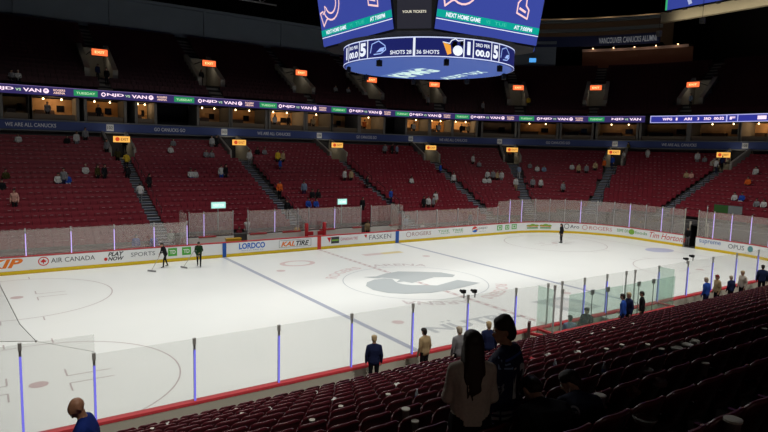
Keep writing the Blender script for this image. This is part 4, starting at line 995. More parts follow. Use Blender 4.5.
# ------------------------------------------------------------------ penalty bench on the near side
pw = thing('penalty_bench_wall', 'grey wall with red cap closing the penalty bench toward the near seats', 'wall', (.4, -13.98, 0))
w = MB(); w.box((.55, -13.98, .52), (8.6, .1, 1.04)); w.build('panel', M('board backing', (.74, .71, .6)), pw); w = MB(); w.box((.55, -13.98, 1.08), (8.6, .16, .07)); w.build('red_cap', REDR, pw)
for x, nm in ((-3.75, 'left'), (4.85, 'right')):
    w = MB(); w.box((x, -13.6, .52), (.1, .75, 1.04)); w.build('end_panel', M('board backing', (.74, .71, .6)), pw); w = MB(); w.box((x, -13.6, 1.08), (.16, .8, .07)); w.build('red_cap', REDR, pw)
xs = [-3.7, -2.9, -1.4, -.35, .75, 1.9, 3.05, 4.85]
for i in range(1, 7):
    pane(xs[i]+.03, xs[i+1]-.03, 1.12, 2.56, GREEN_GLASS, 'green tinted pane behind the penalty bench, %s of its row from the left' % ORD[i-1], fn=fy(-13.98), d=0)
for i, x in enumerate((-1.4, -.35, 1.9, 3.05)):
    t = thing('glass_clamp', 'small square clamp on the top edge of the green penalty glass, %s from the left' % ORD[i], 'clamp', (x, -13.98, 2.4))
    w = MB(); w.box((x, -13.98, 2.5), (.2, .05, .2)); w.build('plate', M('clamp grey', (.22, .26, .24), .5), t); w = MB(); w.box((x, -13.98, 1.75), (.02, .03, 1.3)); w.build('stem', M('clamp grey', (.22, .26, .24)), t)
for x, lb in ((-3.75, 'left'), (4.85, 'right')):
    pane(-13.9, -13.12, 1.12, 2.86, GREEN_GLASS, 'green glass screen closing the %s end of the penalty bench' % lb, fn=lambda s, d, z, x=x: (x+d, s, z), d=0)
for i, (x, y, z) in enumerate(((-3.78, -13.98, 3.05), (-3.3, -13.98, 2.85))):
    post((x, y), Vector((0, 1)), 1.1, z-.1, None, 'dark unlit post at the left end of the penalty bench, %s one' % ('left' if i == 0 else 'right'))
t = thing('penalty_gate', 'brown padded gate standing ajar at the left end of the penalty bench', 'gate', (-4.25, -13.35, 0))
w = MB(); w.box((-4.5, -13.4, .78), (.3, .1, 1.5), R(35)); w.build('panel', M('gate brown', (.09, .05, .045), .6), t); w = MB(); w.box((-4.22, -13.55, 1.0), (.12, .5, .1), R(25)); w.build('red_edge', REDR, t)
for i, (x, wd, col) in enumerate(((.9, 1.1, (.5, .5, .45)), (2.5, .9, (.4, .42, .36)))):
    t = thing('penalty_table', 'pale covered table inside the penalty bench, %s one' % ('left' if i == 0 else 'right'), 'table', (x, -13.5, 0))
    w = MB(); w.box((x, -13.5, 1.0), (wd, .5, .05)); w.build('top', M('table cover %d' % i, col, .7), t); w = MB(); w.box((x, -13.5, .5), (wd*.9, .4, .98)); w.build('base', CONC_L, t)

# ------------------------------------------------------------------ hanging scoreboard
SX, SY, ZB, ZT, HB, HT, HW = .2, -.3, 14.15, 19.6, 5.1, 6.05, 3.68
sb = thing('scoreboard', 'large hanging scoreboard with blue video screens and round lower ring', 'scoreboard', (SX, SY, 13.0))
def face_fn(ang, off=0):
    n = Vector((math.cos(ang), math.sin(ang))); tg = Vector((-n.y, n.x))      # tg runs left to right when seen from outside
    def fn(x, z):
        h = HB+(HT-HB)*(z-ZB)/(ZT-ZB)+off; p = Vector((SX, SY))+n*h+tg*x; return (p.x, p.y, z)
    return fn
SCR = lit('screen blue', (.035, .055, .3), 1.0); TEAL = lit('screen teal', (.0, .34, .27), .95); SCW = lit('screen white', (.85, .9, 1), .95); SCP = lit('screen pink', (.95, .62, .62), .95); SCB = lit('screen deep blue', (.03, .07, .42), 1.0)
faces = [(-math.pi/2, 'near'), (math.pi, 'left'), (math.pi/2, 'far'), (0., 'right')]
mb = MB(); P = []
for z, h, k in ((ZB-.05, HB-.12, HW), (ZT, HT-.12, HW+.1)):
    for ang, _ in sorted(faces):
        fn = face_fn(ang); n = Vector((math.cos(ang), math.sin(ang))); tg = Vector((-n.y, n.x))
        for x in (-k, k): p = Vector((SX, SY))+n*h+tg*x; P.append((p.x, p.y, z))
mb.add(P, [(i, (i+1) % 8, 8+(i+1) % 8, 8+i) for i in range(8)]+[tuple(range(8))[::-1], tuple(range(8, 16))]); mb.build('housing', BLACK, sb)
def strokes(fn, pts, wd, mb, closed=False):
    pts = [Vector(p) for p in pts]; n = len(pts)
    for i in range(n-(0 if closed else 1)):
        a, b_ = pts[i], pts[(i+1) % n]; d = (b_-a); L_ = d.length
        if L_ < 1e-4: continue
        d /= L_; nn = Vector((-d.y, d.x))*wd/2; a2, b2 = a-d*wd*.3, b_+d*wd*.3
        mb.add([fn(*(a2+nn)), fn(*(b2+nn)), fn(*(b2-nn)), fn(*(a2-nn))], [(0, 1, 2, 3)])
for ang, nm in faces:
    fn = face_fn(ang, .0); f1 = face_fn(ang, .02); f2 = face_fn(ang, .035); f3 = face_fn(ang, .05)
    w = MB(); rect(fn, -HW+.02, HW-.02, ZB+.03, ZT-.1, w); s_ = w.build('screen', SCR, sb); s_['label'] = 'video screen facing the %s side' % nm
    w = MB(); rect(f1, -HW+.02, HW-.02, ZB+.6, ZB+.95, w); w.build('teal_band', TEAL, s_)
    w = MB(); rect(f1, -HW+.02, HW-.02, ZB+.5, ZB+.54, w); w.build('white_line', SCW, s_)
    w = MB(); put(w, *text2d('NEXT HOME GAME', .03), f2, -HW+.6, -HW+2.9, ZB+.67, ZB+.88); w.build('lettering', SCW, s_); w = MB(); put(w, *text2d('AT 7:00PM', .03), f2, HW-2.0, HW-.6, ZB+.67, ZB+.88); w.build('lettering', SCW, s_)
    w = MB(); put(w, *text2d('VS', .0), f2, -HW+3.3, -HW+3.6, ZB+.69, ZB+.86); w.build('lettering', lit('teal text', (.05, .55, .4), .9), s_); w = MB(); put(w, *text2d('TUE', .0), f2, -HW+3.9, -HW+4.8, ZB+.69, ZB+.86); w.build('lettering', lit('teal text', (.05, .55, .4), .9), s_)
    # team emblem at left: hooked letter with a pointed tail; emblem at right: square footed figure
    w = MB(); x = -HW+.95; T = [R(a) for a in range(-150, 60, 15)]
    for rr in (.98, .62): strokes(f2, [(x+.55+rr*math.cos(t), ZB+2.35+rr*math.sin(t)) for t in T], .09, w)
    strokes(f2, [(x-.4, ZB+1.95), (x-.75, ZB+1.9), (x-.5, ZB+1.15), (x-.1, ZB+1.45), (x+.05, ZB+1.5)], .09, w); strokes(f2, [(x+.05, ZB+2.05), (x-.15, ZB+2.2), (x-.15, ZB+1.95), (x-.45, ZB+1.8)], .07, w)
    strokes(f2, [(x+1.5, ZB+2.6), (x+1.3, ZB+3.9), (x+.8, ZB+4.3)], .12, w); w.build('emblem', SCP, s_)
    w = MB(); x = HW-1.55
    ft = [(x-.42, ZB+1.5), (x+.42, ZB+1.3), (x+.45, ZB+1.75), (x+.2, ZB+1.95), (x+.15, ZB+2.8), (x-.25, ZB+2.8), (x-.25, ZB+2.2), (x-.42, ZB+2.0)]
    strokes(f2, ft, .09, w, True); strokes(f2, [(x-.25, ZB+1.75), (x+.2, ZB+1.62)], .12, w)
    strokes(f2, [(x-.3, ZB+2.4), (x-.7, ZB+2.6), (x-1.0, ZB+3.2)], .1, w); strokes(f2, [(x-1.6, ZB+2.75), (x-1.3, ZB+2.6)], .16, w); strokes(f2, [(x-2.6, ZB+2.65), (x-2.2, ZB+2.5)], .16, w); strokes(f2, [(x+.1, ZB+2.8), (x+.6, ZB+3.6)], .12, w); w.build('emblem', SCP, s_)
for k in range(4):
    ang = -math.pi/4-k*math.pi/2; n = Vector((math.cos(ang), math.sin(ang))); tg = Vector((-n.y, n.x)); h = 6.22
    cf = lambda x, z, o=0, n=n, tg=tg: (lambda p: (p.x, p.y, z))(Vector((SX, SY))+n*(6.08+.9*(z-ZB)/(ZT-ZB)+o)+tg*x)
    w = MB(); rect(lambda x, z: cf(x, z, .06), -.86, .86, ZB+.05, ZT-.3, w); pn = w.build('corner_panel', lit('corner panel', (.03, .03, .045), .55), sb); pn['label'] = 'narrow dark corner screen'
    w = MB(); put(w, *text2d('YOUR TICKETS', .02), lambda x, z: cf(x, z, .08), -.6, .6, ZB+.78, ZB+.9); w.build('lettering', lit('corner text', (.8, .75, .6), .9), pn)
# skirt and round ring
RZ0, RZ1, RRAD = 13.0, 14.02, 5.05
mb = MB(); mb.lathe([(RRAD-.25, RZ1), (RRAD+.05, RZ1+.04), (HB+.35, ZB-.02), (2, ZB-.02)], 64, (SX, SY, 0)); mb.build('skirt', DARK, sb)
mb = MB(); mb.lathe([(RRAD-.3, RZ0), (RRAD, RZ0), (RRAD, RZ1), (RRAD-.3, RZ1)], 96, (SX, SY, 0)); rg = mb.build('ring', lit('ring navy', (.012, .016, .12), 1.0), sb)
mb = MB(); mb.lathe([(0.01, RZ0-.02), (RRAD-.12, RZ0-.02), (RRAD-.12, RZ0+.02)], 96, (SX, SY, 0)); un = mb.build('underside', lit('underside blue', (.06, .12, .42), .75), sb); un['label'] = 'round blue lit underside with sponsor lettering'
mb = MB()
for z0, z1 in ((RZ0+.0, RZ0+.05), (RZ1-.06, RZ1)): mb.lathe([(RRAD+.012, z0), (RRAD+.012, z1)], 96, (SX, SY, 0))
mb.build('edge_light', lit('ring edge', (.65, .72, 1), .95), rg)
A0 = math.atan2(-29.25-SY, -22.41-SX)-.148           # toward the stand with the photographer
rfn = lambda x, z: (SX+(RRAD+.02)*math.cos(A0+x/RRAD), SY+(RRAD+.02)*math.sin(A0+x/RRAD), z)
rf2 = lambda x, z: (SX+(RRAD+.035)*math.cos(A0+x/RRAD), SY+(RRAD+.035)*math.sin(A0+x/RRAD), z)
for k in (0, math.pi):
    g = lambda x, z, k=k: rfn(x+k*RRAD, z); g2 = lambda x, z, k=k: rf2(x+k*RRAD, z)
    def word(t_, b_, *a): m_ = MB(); put(m_, *text2d(t_, b_), g2, *a); m_.build('lettering', SCW, rg)
    w = MB(); rect(g, -.06, .06, RZ0+.05, RZ1-.05, w); w.build('divider', SCW, rg)
    for x in (2.62, 3.17, 4.4, 5.05, -2.8, -3.5, -4.75): w = MB(); rect(g, x-.03, x+.03, RZ0+.05, RZ1-.05, w); w.build('divider', SCW, rg)
    word('SHOTS 28', .02, -1.3, -.13, RZ0+.14, RZ0+.34); word('36 SHOTS', .02, .13, 1.3, RZ0+.14, RZ0+.34)
    word('1', .0, 2.8, 2.98, RZ0+.18, RZ1-.17); word('3RD PER', .02, 3.3, 4.25, RZ1-.38, RZ1-.2); word('00.0', .04, 3.3, 4.25, RZ0+.16, RZ0+.5); word('5', .05, 4.52, 4.92, RZ0+.16, RZ1-.15)
    word('5', .05, -3.4, -2.92, RZ0+.16, RZ1-.15); word('3RD PER', .02, -4.6, -3.62, RZ1-.38, RZ1-.2); word('00.0', .04, -4.6, -3.62, RZ0+.16, RZ0+.5); word('1', .0, -5.15, -4.95, RZ0+.18, RZ1-.17)
    w = MB()                                     # whale head emblem beside each 5
    for x0, sg in ((-1.62, 1), (6.15, 1)):
        w = MB(); q = lambda X, Z: g2(x0+X, RZ0+Z)
        strokes(q, [(-.95, .3), (-.85, .75), (-.4, .88), (.0, .62), (.05, .4), (-.25, .22), (-.7, .2)], .05, w); w.add([q(-.55, .3), q(-.1, .34), q(0, .55), q(-.3, .5)], [(0, 1, 2, 3)]); w.build('emblem', lit('ring pale blue', (.35, .5, .95), .95), rg)
    w = MB(); q = lambda X, Z: g2(1.93+X, RZ0+Z)  # black, white and orange bird emblem beside the 1
    w.add([q(-.45, .75), q(-.05, .62), q(.0, .2), q(-.2, .12)], [(0, 1, 2, 3)]); w.build('emblem', lit('ring orange', (.95, .4, .05), .95), rg)
    w = MB(); ellipse(q, .08, .62, .1, .62, w, n=18); strokes(q, [(-.45, .76), (-.1, .7), (.0, .86), (.2, .94), (.35, .85), (.62, .9)], .05, w); w.build('emblem', SCW, rg)
    w = MB(); w.add([q(.0, .62), q(.1, .84), q(.3, .8), q(.28, .6), q(.08, .5)], [(0, 1, 2, 3, 4)]); ellipse(q, .45, .66, .62, .84, w, n=10); w.build('emblem', BLACK, rg)
# sponsor letters on the underside
uo = Vector((SX, SY)); ax = Vector((-.1, -1)).normalized(); ay = Vector((-1, .1)).normalized()
w = MB(); V, F = text2d('KPMG', .05, .25); ww = V[:, 0].max()
base = Vector((1.75, 3.9)); xd = Vector((-.16, -.987)); yd = Vector((-.987, .16))
def und(x, y): p = base+xd*x+yd*y; return (p.x, p.y, RZ0-.035)
for x, y in ((0, 0),): w.add([und(4.9*a/ww, 1.7*b_) for a, b_ in V], F)
w.build('lettering', lit('underside white', (.6, .8, .75), .95), un)
w = MB(); w2 = [(-.05+1.2*i, .35, 1.05+1.2*i, 1.9) for i in range(4)]
for x0, y0, x1, y1 in w2: strokes(und, [(x0, y0+.9), (x0, y1), (x1, y1), (x1, y0+.9)], .05, w)
w.build('logo_frame', lit('underside pale', (.35, .5, .7), .8), un)
w = MB(); V, F = text2d('AUDIT TAX', .03, .25); ww = V[:, 0].max()
w.add([und(1.0+4.9*a/ww, -2.6+.9*b_) for a, b_ in V], F); w.build('lettering', lit('underside white', (.6, .8, .75), .95), un)
for k in range(8):
    a = A0+k*math.pi/4+.35; p = (SX+(RRAD-.3)*math.cos(a), SY+(RRAD-.3)*math.sin(a), RZ0-.28)
    w = MB(); w.box((p[0], p[1], p[2]+.06), (.22, .24, .32), a); w.tube((p[0], p[1], RZ0-.1), (p[0], p[1], RZ0+.1), .04, n=6); w.build('speaker', BLACK, sb)
for k in range(4):
    a = math.pi/4+k*math.pi/2; w = MB(); w.tube((SX+4*math.cos(a), SY+4*math.sin(a), ZT), (SX+4*math.cos(a), SY+4*math.sin(a), 35.7), .04, n=6); w.build('cable', STEEL, sb)

# ------------------------------------------------------------------ upper end: club level, beam, second screen
al = thing('club_balcony', 'navy fronted club balcony with white words above the far right upper deck', 'balcony', (57, 25, 24))
def cl(a, d, z): n = Vector((math.sin(a), math.cos(a))); p = Vector((CX, CY))+n*(RB+d); return (p.x, p.y, z)
A1_, A2_ = R(40), R(67)
def csw(prof_, mat, name, a0=A1_, a1=A2_, n=14, par=None):
    w = MB(); k = len(prof_); w.v = [cl(a0+(a1-a0)*i/n, d, z) for i in range(n+1) for d, z in prof_]
    for i in range(n):
        for j in range(k):
            w.f.append((i*k+j, i*k+(j+1) % k, (i+1)*k+(j+1) % k, (i+1)*k+j)); w.m.append(0)
    w.f += [tuple(range(k)), tuple(range(n*k, n*k+k))[::-1]]; w.m += [0, 0]
    return w.build(name, mat, par or al)
csw([(35, 24.2), (35, 25.7), (35.3, 25.7), (35.3, 24.2)], M('navy fascia', (.03, .045, .13)), 'fascia')
w = MB(); put(w, *text2d('VANCOUVER CANUCKS ALUMNI', .015), lambda x, z: cl(x/43.4, 34.97, z), 43.4*R(56.0), 43.4*R(66.4), 24.5, 25.35); w.build('lettering', lit('alumni white', (.4, .42, .46), .25), al)
for z in (26.6, 28.0): csw([(36.5, z), (36.5, z+.5), (36.8, z+.5), (36.8, z)], M('balcony rail', (.22, .25, .25), .6), 'railing')
csw([(41, 29.3), (41, 29.6), (47, 31), (47, 30.7)], M('cream soffit', (.5, .44, .34), .8), 'soffit', par=al)
LB = lit('pot lamp', (1, .6, .3), 5)
for i in range(12):
    a = A1_+(A2_-A1_)*(i+.5)/12; w = MB(); w.sphere(cl(a, 41.3, 29.15), .1, 8); w.build('lamp', LB, al)
    if i % 3 == 1:
        L = bpy.data.lights.new('balcony light', 'POINT'); L.energy = 60; L.color = (1, .68, .4); L.shadow_soft_size = .3; lo = bpy.data.objects.new('balcony_light', L); C.objects.link(lo); lo.location = cl(a, 40, 28.6)
csw([(37, 24.5), (37, 24.6), (48, 24.6), (48, 24.5)], DARK, 'deck')
csw([(47, 24.5), (47, 31), (47.2, 31), (47.2, 24.5)], M('club wall', (.12, .1, .09), .8), 'back_wall')
aw = thing('lit_awning', 'cream awning with small lamps over a bar under the club balcony', 'awning', (58, 22, 23.5))
csw([(35, 23.35), (35, 23.75), (38, 24.1), (38, 23.9)], M('awning cream', (.45, .36, .3), .8), 'canopy', R(53), R(72), par=aw)
csw([(38.2, 21), (38.2, 23.9), (38.4, 23.9), (38.4, 21)], M('bar wall', (.2, .1, .06), .8), 'back_wall', R(53), R(72), par=aw)
for i in range(5):
    w = MB(); w.sphere(cl(R(55+3.8*i), 34.9, 23.8), .09, 8); w.build('lamp', LB, aw)
for a in (55, 60, 65, 70):
    L = bpy.data.lights.new('bar light', 'POINT'); L.energy = 14; L.color = (1, .6, .45); L.shadow_soft_size = .3; lo = bpy.data.objects.new('bar_light', L); C.objects.link(lo); lo.location = cl(R(a), 34.0, 22.9)
bm_ = thing('end_beam', 'long cream beam below the second video screen at upper right', 'beam', (60, 12, 27.2))
w = MB(); w.box((60.5, 8, 27.9), (.8, 28.6, 1.35)); w.build('girder', M('cream beam', (.42, .38, .28), .7, noise=.1, scale=.5, emit=.16, ecol=(.42, .38, .28)) if False else M('cream beam', (.5, .45, .33), .7, noise=.1, scale=.5), bm_)
for i in range(12): w = MB(); w.box((60.0, 21-2.3*i, 28.6), (.5, .5, .3)); w.build('bracket', STEEL, bm_)
L = bpy.data.lights.new('beam fill light', 'AREA'); L.energy = 110; L.size = 2; L.size_y = 20; L.shape = 'RECTANGLE'; L.color = (1, .88, .66); lo = bpy.data.objects.new('beam_fill_light', L); C.objects.link(lo); lo.location = (57.5, 10, 26.2); lo.rotation_euler = (R(0), R(-115), 0); L.spread = R(70)  # unseen area light added to brighten the cream beam
s2 = thing('end_screen', 'second blue video screen hung above the cream beam at upper right', 'screen', (60.5, 12, 28.7))
w = MB(); w.box((61, 8.5, 31.5), (.5, 27.4, 5.4)); w.build('case', BLACK, s2); w = MB(); w.box((60.7, 8.5, 31.5), (.1, 27, 5.0)); w.build('screen', SCR, s2)
w = MB(); f_ = lambda x, z: (60.63, 22-x, z); strokes(f_, [(3.6, 29.4), (3.2, 30.5), (2.9, 32)], .5, w); strokes(f_, [(7.2, 29.9), (8.2, 29.5), (9.4, 29.8)], .3, w); strokes(f_, [(9.6, 30.3), (10.6, 29.9), (12.0, 30.2)], .3, w); w.build('emblem', lit('screen pale', (.5, .55, .8), .8), s2)
w = MB(); w.box((60.62, 21.9, 31.5), (.06, .25, 5)); w.build('edge_light', lit('screen green', (.05, .5, .2), .8), s2)
t = thing('exit_marker', 'small blue backlit sign right of the hanging scoreboard', 'sign', (53, 43, 25))
p = cl(R(43.3), 33, 21.95); w = MB(); w.box(p, (1.0, .12, .6), R(-41)); w.build('face', lit('cyan sign', (.08, .35, .8), 1.1), t); w = MB(); w.box((p[0]+.1, p[1]+.1, p[2]), (1.1, .12, .7), R(-41)); w.build('case', DARK, t)
for i, (x, y, z) in enumerate(((50.5, 16.4, 23.4), (52.5, 12.0, 24.6), (40, 34, 26))):
    t = thing('hanging_speaker', 'small grey speaker cluster hanging on a rod over the end stand, %s from the left' % ORD[[1, 2, 0][i]], 'speaker', (x, y, z))
    w = MB(); w.box((x, y, z+.3), (.5, .5, .7)); w.build('cabinet', GREYM, t); w = MB(); w.tube((x, y, z+.6), (x, y, 35.6), .03, n=6); w.build('rod', STEEL, t)

# ------------------------------------------------------------------ people
DYE = {'white': (.5, .5, .48), 'grey': (.2, .2, .21), 'black': (.012, .012, .014), 'navy': (.012, .018, .06), 'blue': (.02, .07, .36), 'yellow': (.6, .4, .03), 'blackyellow': (.05, .042, .012), 'orange': (.65, .12, .02),
       'tan': (.38, .28, .15), 'peach': (.55, .3, .24), 'red': (.2, .01, .015), 'green': (.24, .28, .24), 'slate': (.18, .24, .34), 'maroon': (.16, .02, .03), 'blackgreen': (.012, .04, .014), 'dark': (.016, .011, .009), 'light': (.4, .33, .24), 'cream': (.5, .44, .36)}
def dye(k): return M('cloth '+k, DYE[k], .85, .15)
SKIN = M('skin', (.42, .24, .17), .6); SKIN2 = M('skin tan', (.33, .17, .1), .5); SHOE = M('shoe', (.02, .02, .022), .6)
HAIRM = {k: M('hair '+k, DYE[k], .6) for k in ('dark', 'light', 'tan', 'red')}
def hull(sph, mb_v):
    bm = bmesh.new()
    for c, r in sph:
        for j in range(7):
            a = math.pi*j/6
            for i in range(1 if j in (0, 6) else 10):
                t = 2*math.pi*i/10; bm.verts.new((c[0]+r*math.sin(a)*math.cos(t), c[1]+r*math.sin(a)*math.sin(t), c[2]+r*math.cos(a)))
    g = bmesh.ops.convex_hull(bm, input=bm.verts[:]); junk = [v for v in bm.verts if not v.link_faces]
    bmesh.ops.delete(bm, geom=junk, context='VERTS')
    bm.verts.index_update(); mb_v.add([v.co[:] for v in bm.verts], [tuple(v.index for v in f.verts) for f in bm.faces]); bm.free()
def fuse(name, prims, mats, voxel, smooth=4, iters=None):
    mb = MB()
    for sph, tg in prims: hull(sph, mb)
    ob = mb.build(name+'_raw', mats[0])
    r = ob.modifiers.new('r', 'REMESH'); r.mode = 'VOXEL'; r.voxel_size = voxel
    s_ = ob.modifiers.new('s', 'SMOOTH'); s_.factor = .5; s_.iterations = smooth
    me = bpy.data.meshes.new_from_object(ob.evaluated_get(bpy.context.evaluated_depsgraph_get())); old = ob.data; bpy.data.objects.remove(ob); bpy.data.meshes.remove(old)
    me.name = name; me.materials.clear()
    for m in mats: me.materials.append(m)
    n = len(me.polygons); co = np.empty(n*3); me.polygons.foreach_get('center', co); co = co.reshape(-1, 3); best = np.full(n, 9.); idx = np.zeros(n, int)
    for sph, tg in prims:
        k = len(sph); pr = [(a, b_) for a in range(k) for b_ in range(a+1, k)] or [(0, 0)]
        for a, b_ in pr:
            p, q = np.array(sph[a][0], float), np.array(sph[b_][0], float); d = q-p; L_ = max(d@d, 1e-9)
            t = np.clip((co-p)@d/L_, 0, 1); ds = np.linalg.norm(co-p-t[:, None]*d, axis=1)-(sph[a][1]+t*(sph[b_][1]-sph[a][1]))
            m = ds < best; best[m] = ds[m]; idx[m] = tg
    me.polygons.foreach_set('material_index', idx.astype(np.int32)); me.polygons.foreach_set('use_smooth', [True]*n); me.update()
    return me
def V3(*a): return Vector(a)
def hand(wr, hd, side, P, curl=.35):
    wr, hd = V3(*wr), V3(*hd); d = (hd-wr).normalized(); sd = d.cross(V3(0, 1, 0)); sd = (sd if sd.length > .2 else V3(1, 0, 0)).normalized(); fw = sd.cross(d).normalized()
    # palm plane faces inwards: fingers fan along fw
    k = wr+d*.085
    P.append(([(wr, .026), (k+fw*.025, .017), (k-fw*.028, .016)], 2))
    inn = V3(-1 if side > 0 else 1, 0, 0)
    for i, (o, ln) in enumerate(((.032, .068), (.011, .078), (-.011, .072), (-.032, .056))):
        a = k+fw*o; m = a+d*ln*.5+inn*.008; e = m+(d*.75+inn*curl).normalized()*ln*.5; P.append(([(a, .0105), (m, .0098)], 2)); P.append(([(m, .0098), (e, .0085)], 2))
    a = wr+d*.03+fw*.02; m = a+(fw*.8+d*.6).normalized()*.045; e = m+(d+inn*.3).normalized()*.035; P.append(([(a, .014), (m, .0115)], 2)); P.append(([(m, .0115), (e, .0095)], 2))
def head(c, yaw, pitch, P, tilt=0):
    Mx = Matrix.Rotation(yaw, 3, 'Z') @ Matrix.Rotation(pitch, 3, 'X'); c = V3(*c); g = lambda x, y, z: c+Mx @ V3(x, y, z)
    P.append(([(g(0, -.018, .03), .086), (g(0, .028, .025), .076)], 2)); P.append(([(g(0, .035, .0), .06), (g(0, .055, -.075), .038), (g(-.032, .03, -.055), .035), (g(.032, .03, -.055), .035)], 2))
    P.append(([(g(0, .1, .012), .009), (g(0, .117, -.022), .013)], 2)); P.append(([(g(-.014, .1, -.026), .011), (g(.014, .1, -.026), .011)], 2))
    for s in (-1, 1): P.append(([(g(.078*s, -.005, .02), .018), (g(.076*s, 0, -.02), .013)], 2))
    P.append(([(g(-.02, .093, -.055), .009), (g(.02, .093, -.055), .009)], 2)); P.append(([(g(-.04, .085, .04), .016), (g(.04, .085, .04), .016)], 2))
    return g
def hair_prims(g, kind):
    if kind == 'short': return [([(g(0, -.025, .055), .094), (g(0, .02, .07), .082)], 0), ([(g(0, -.045, .0), .082), (g(0, -.05, -.03), .07)], 0), ([(g(-.05, .04, .085), .045), (g(.05, .04, .085), .045)], 0)]
    if kind == 'long': return [([(g(0, -.025, .055), .098), (g(0, .02, .065), .085)], 0), ([(g(-.05, -.05, .0), .07), (g(.05, -.05, .0), .07), (g(-.06, -.07, -.2), .06), (g(.06, -.07, -.2), .06)], 0)]
def figure(pose='stand', bulk=1., female=False, head_yaw=0, head_pitch=0, arms=None, legs=None, lean=0., sleeve=1, P=None):
    """returns primitives (sphere hulls with material tag 0 top, 1 legs, 2 skin, 3 shoe) and the head frame; height about 1.76 m"""
    P = []; w = .92 if female else 1.
    hz = .93; off = V3(0, 0, 0)
    if pose == 'sit': hz = .53
    up = Matrix.Rotation(-lean, 3, 'X'); base = V3(0, 0, hz)
    T = lambda x, y, z: base+up @ V3(x*w, y, z-.93)
    P.append(([(T(-.075, -.01, .93), .115*bulk), (T(.075, -.01, .93), .115*bulk)], 1)); b = bulk
    P.append(([(T(-.07, -.01, .93), .118*b), (T(.07, -.01, .93), .118*b), (T(-.055, 0, 1.1), .112*b), (T(.055, 0, 1.1), .112*b)], 0))
    P.append(([(T(-.055, 0, 1.1), .112*b), (T(.055, 0, 1.1), .112*b), (T(-.085, 0, 1.3), .118*b), (T(.085, 0, 1.3), .118*b)], 0))
    P.append(([(T(-.085, 0, 1.3), .118*b), (T(.085, 0, 1.3), .118*b), (T(-.155, -.005, 1.41), .066*b), (T(.155, -.005, 1.41), .066*b), (T(0, -.01, 1.46), .07)], 0))
    hc = T(0, .03, 1.63); P.append(([(T(0, -.01, 1.45), .058), (T(0, .012, 1.57), .054)], 2))
    g = head(hc, head_yaw, head_pitch-lean, P)
    A = {'stand': (((-.25, -.03, 1.13), (-.245, .06, .89)), ((.25, -.03, 1.13), (.245, .06, .89))), 'walk': (((-.25, -.12, 1.15), (-.26, -.1, .9)), ((.25, .08, 1.15), (.24, .24, .97))),
         'climb': (((-.26, .06, 1.16), (-.24, .28, 1.06)), ((.26, -.05, 1.14), (.25, .06, .92))), 'sit': (((-.25, .06, 1.14), (-.14, .28, 1.02)), ((.25, .06, 1.14), (.14, .28, 1.02))),
         'shovel': (((-.25, .12, 1.18), (-.08, .34, 1.12)), ((.24, .14, 1.14), (.1, .38, .95)))}[pose] if arms is None else arms
    for s, (el, wr) in ((-1, A[0]), (1, A[1])):
        sh = T(.185*s, -.005, 1.405); el = T(*el); wr = T(*wr); sl = .058*b**.5
        P.append(([(sh, .066*b**.5), (el, .05*b**.5)], 0)); P.append(([(el, .05*b**.5), (wr, .04*b**.5 if sleeve else .03)], 0 if sleeve else 2)); d = (wr-el).normalized(); hand(wr+d*.005, wr+d*.1, s, P)
    Lg = {'stand': (((-.1, .02, .5), (-.105, -.02, .09), 0), ((.1, .02, .5), (.105, -.02, .09), 0)), 'walk': (((-.09, .14, .53), (-.09, .2, .1), 0), ((.09, -.02, .51), (.09, -.24, .15), .1)),
          'climb': (((-.09, .26, .68), (-.09, .2, .26), 0), ((.09, .03, .5), (.1, -.05, .09), 0)), 'sit': (((-.12, .43, .53), (-.13, .4, .09), 0), ((.12, .43, .53), (.13, .4, .09), 0)), 'shovel': (((-.11, .16, .52), (-.11, .2, .09), 0), ((.1, -.06, .5), (.1, -.2, .12), 0))}[pose] if legs is None else legs
    for s, (kn, an, _) in ((-1, Lg[0]), (1, Lg[1])):
        hp = base+V3(.09*s, -.005, -.02); kn, an = V3(*kn), V3(*an)
        P.append(([(hp, .092*b**.5), (kn, .062)], 1)); P.append(([(kn, .062), (an, .046)], 1)); P.append(([(an+V3(0, -.03, -.04), .04), (an+V3(.015*s, .15, -.055), .034)], 3))
    return P, g
PROTO = {}
def proto(pose, hair):
    k = (pose, hair)
    if k not in PROTO:
        P, g = figure(pose, bulk=1.08, lean={'shovel': .3, 'climb': .15}.get(pose, .03), head_pitch=-.1)
        PROTO[(pose, '')] = PROTO.get((pose, '')) or fuse('person', P, [dye('grey'), dye('black'), SKIN, SHOE], .017, 3)
        PROTO[k] = fuse('hair', hair_prims(g, hair), [HAIRM['dark']], .018, 2)
    return PROTO[(pose, '')], PROTO[k]
def person(x, y, z, rz, pose, top, pants, hair, label, sc=1., hk='short'):
    bme, hme = proto(pose, hk); o = bpy.data.objects.new('person', bme); C.objects.link(o); o.location = (x, y, z); o.rotation_euler = (0, 0, rz); o.scale = (sc,)*3
    for i, m in enumerate((dye(top), dye(pants))): o.material_slots[i].link = 'OBJECT'; o.material_slots[i].material = m
    h = bpy.data.objects.new('hair', hme); C.objects.link(h); h.parent = o; h.material_slots[0].link = 'OBJECT'; h.material_slots[0].material = HAIRM[hair]
    return tag(o, label, 'person')
for i, (x, y, z, rz, pose, top, pants, hair, label) in enumerate(PEOPLE):
    if rz is None:
        rz = math.pi if x < 28 else R(90)
        if pose == 'shovel': rz = R(100) if 'left' in label and 'line' not in label else R(160)
        if 'far right ice' in label: rz = R(70)
    elif pose == 'stand': rz += random.uniform(-.7, .7)
    person(x, y, z, rz, pose, top, pants, hair, label, sc=random.uniform(.94, 1.02), hk='long' if (i*7) % 5 == 0 else 'short')
for s_, col, lb in SUITE_PEOPLE:
    c, n, t_ = frame(s_); p = c+n*(RB+21.5); person(p.x, p.y, 9.98, math.atan2(n.x, -n.y), 'stand', col, 'black', 'dark', lb, sc=.98)
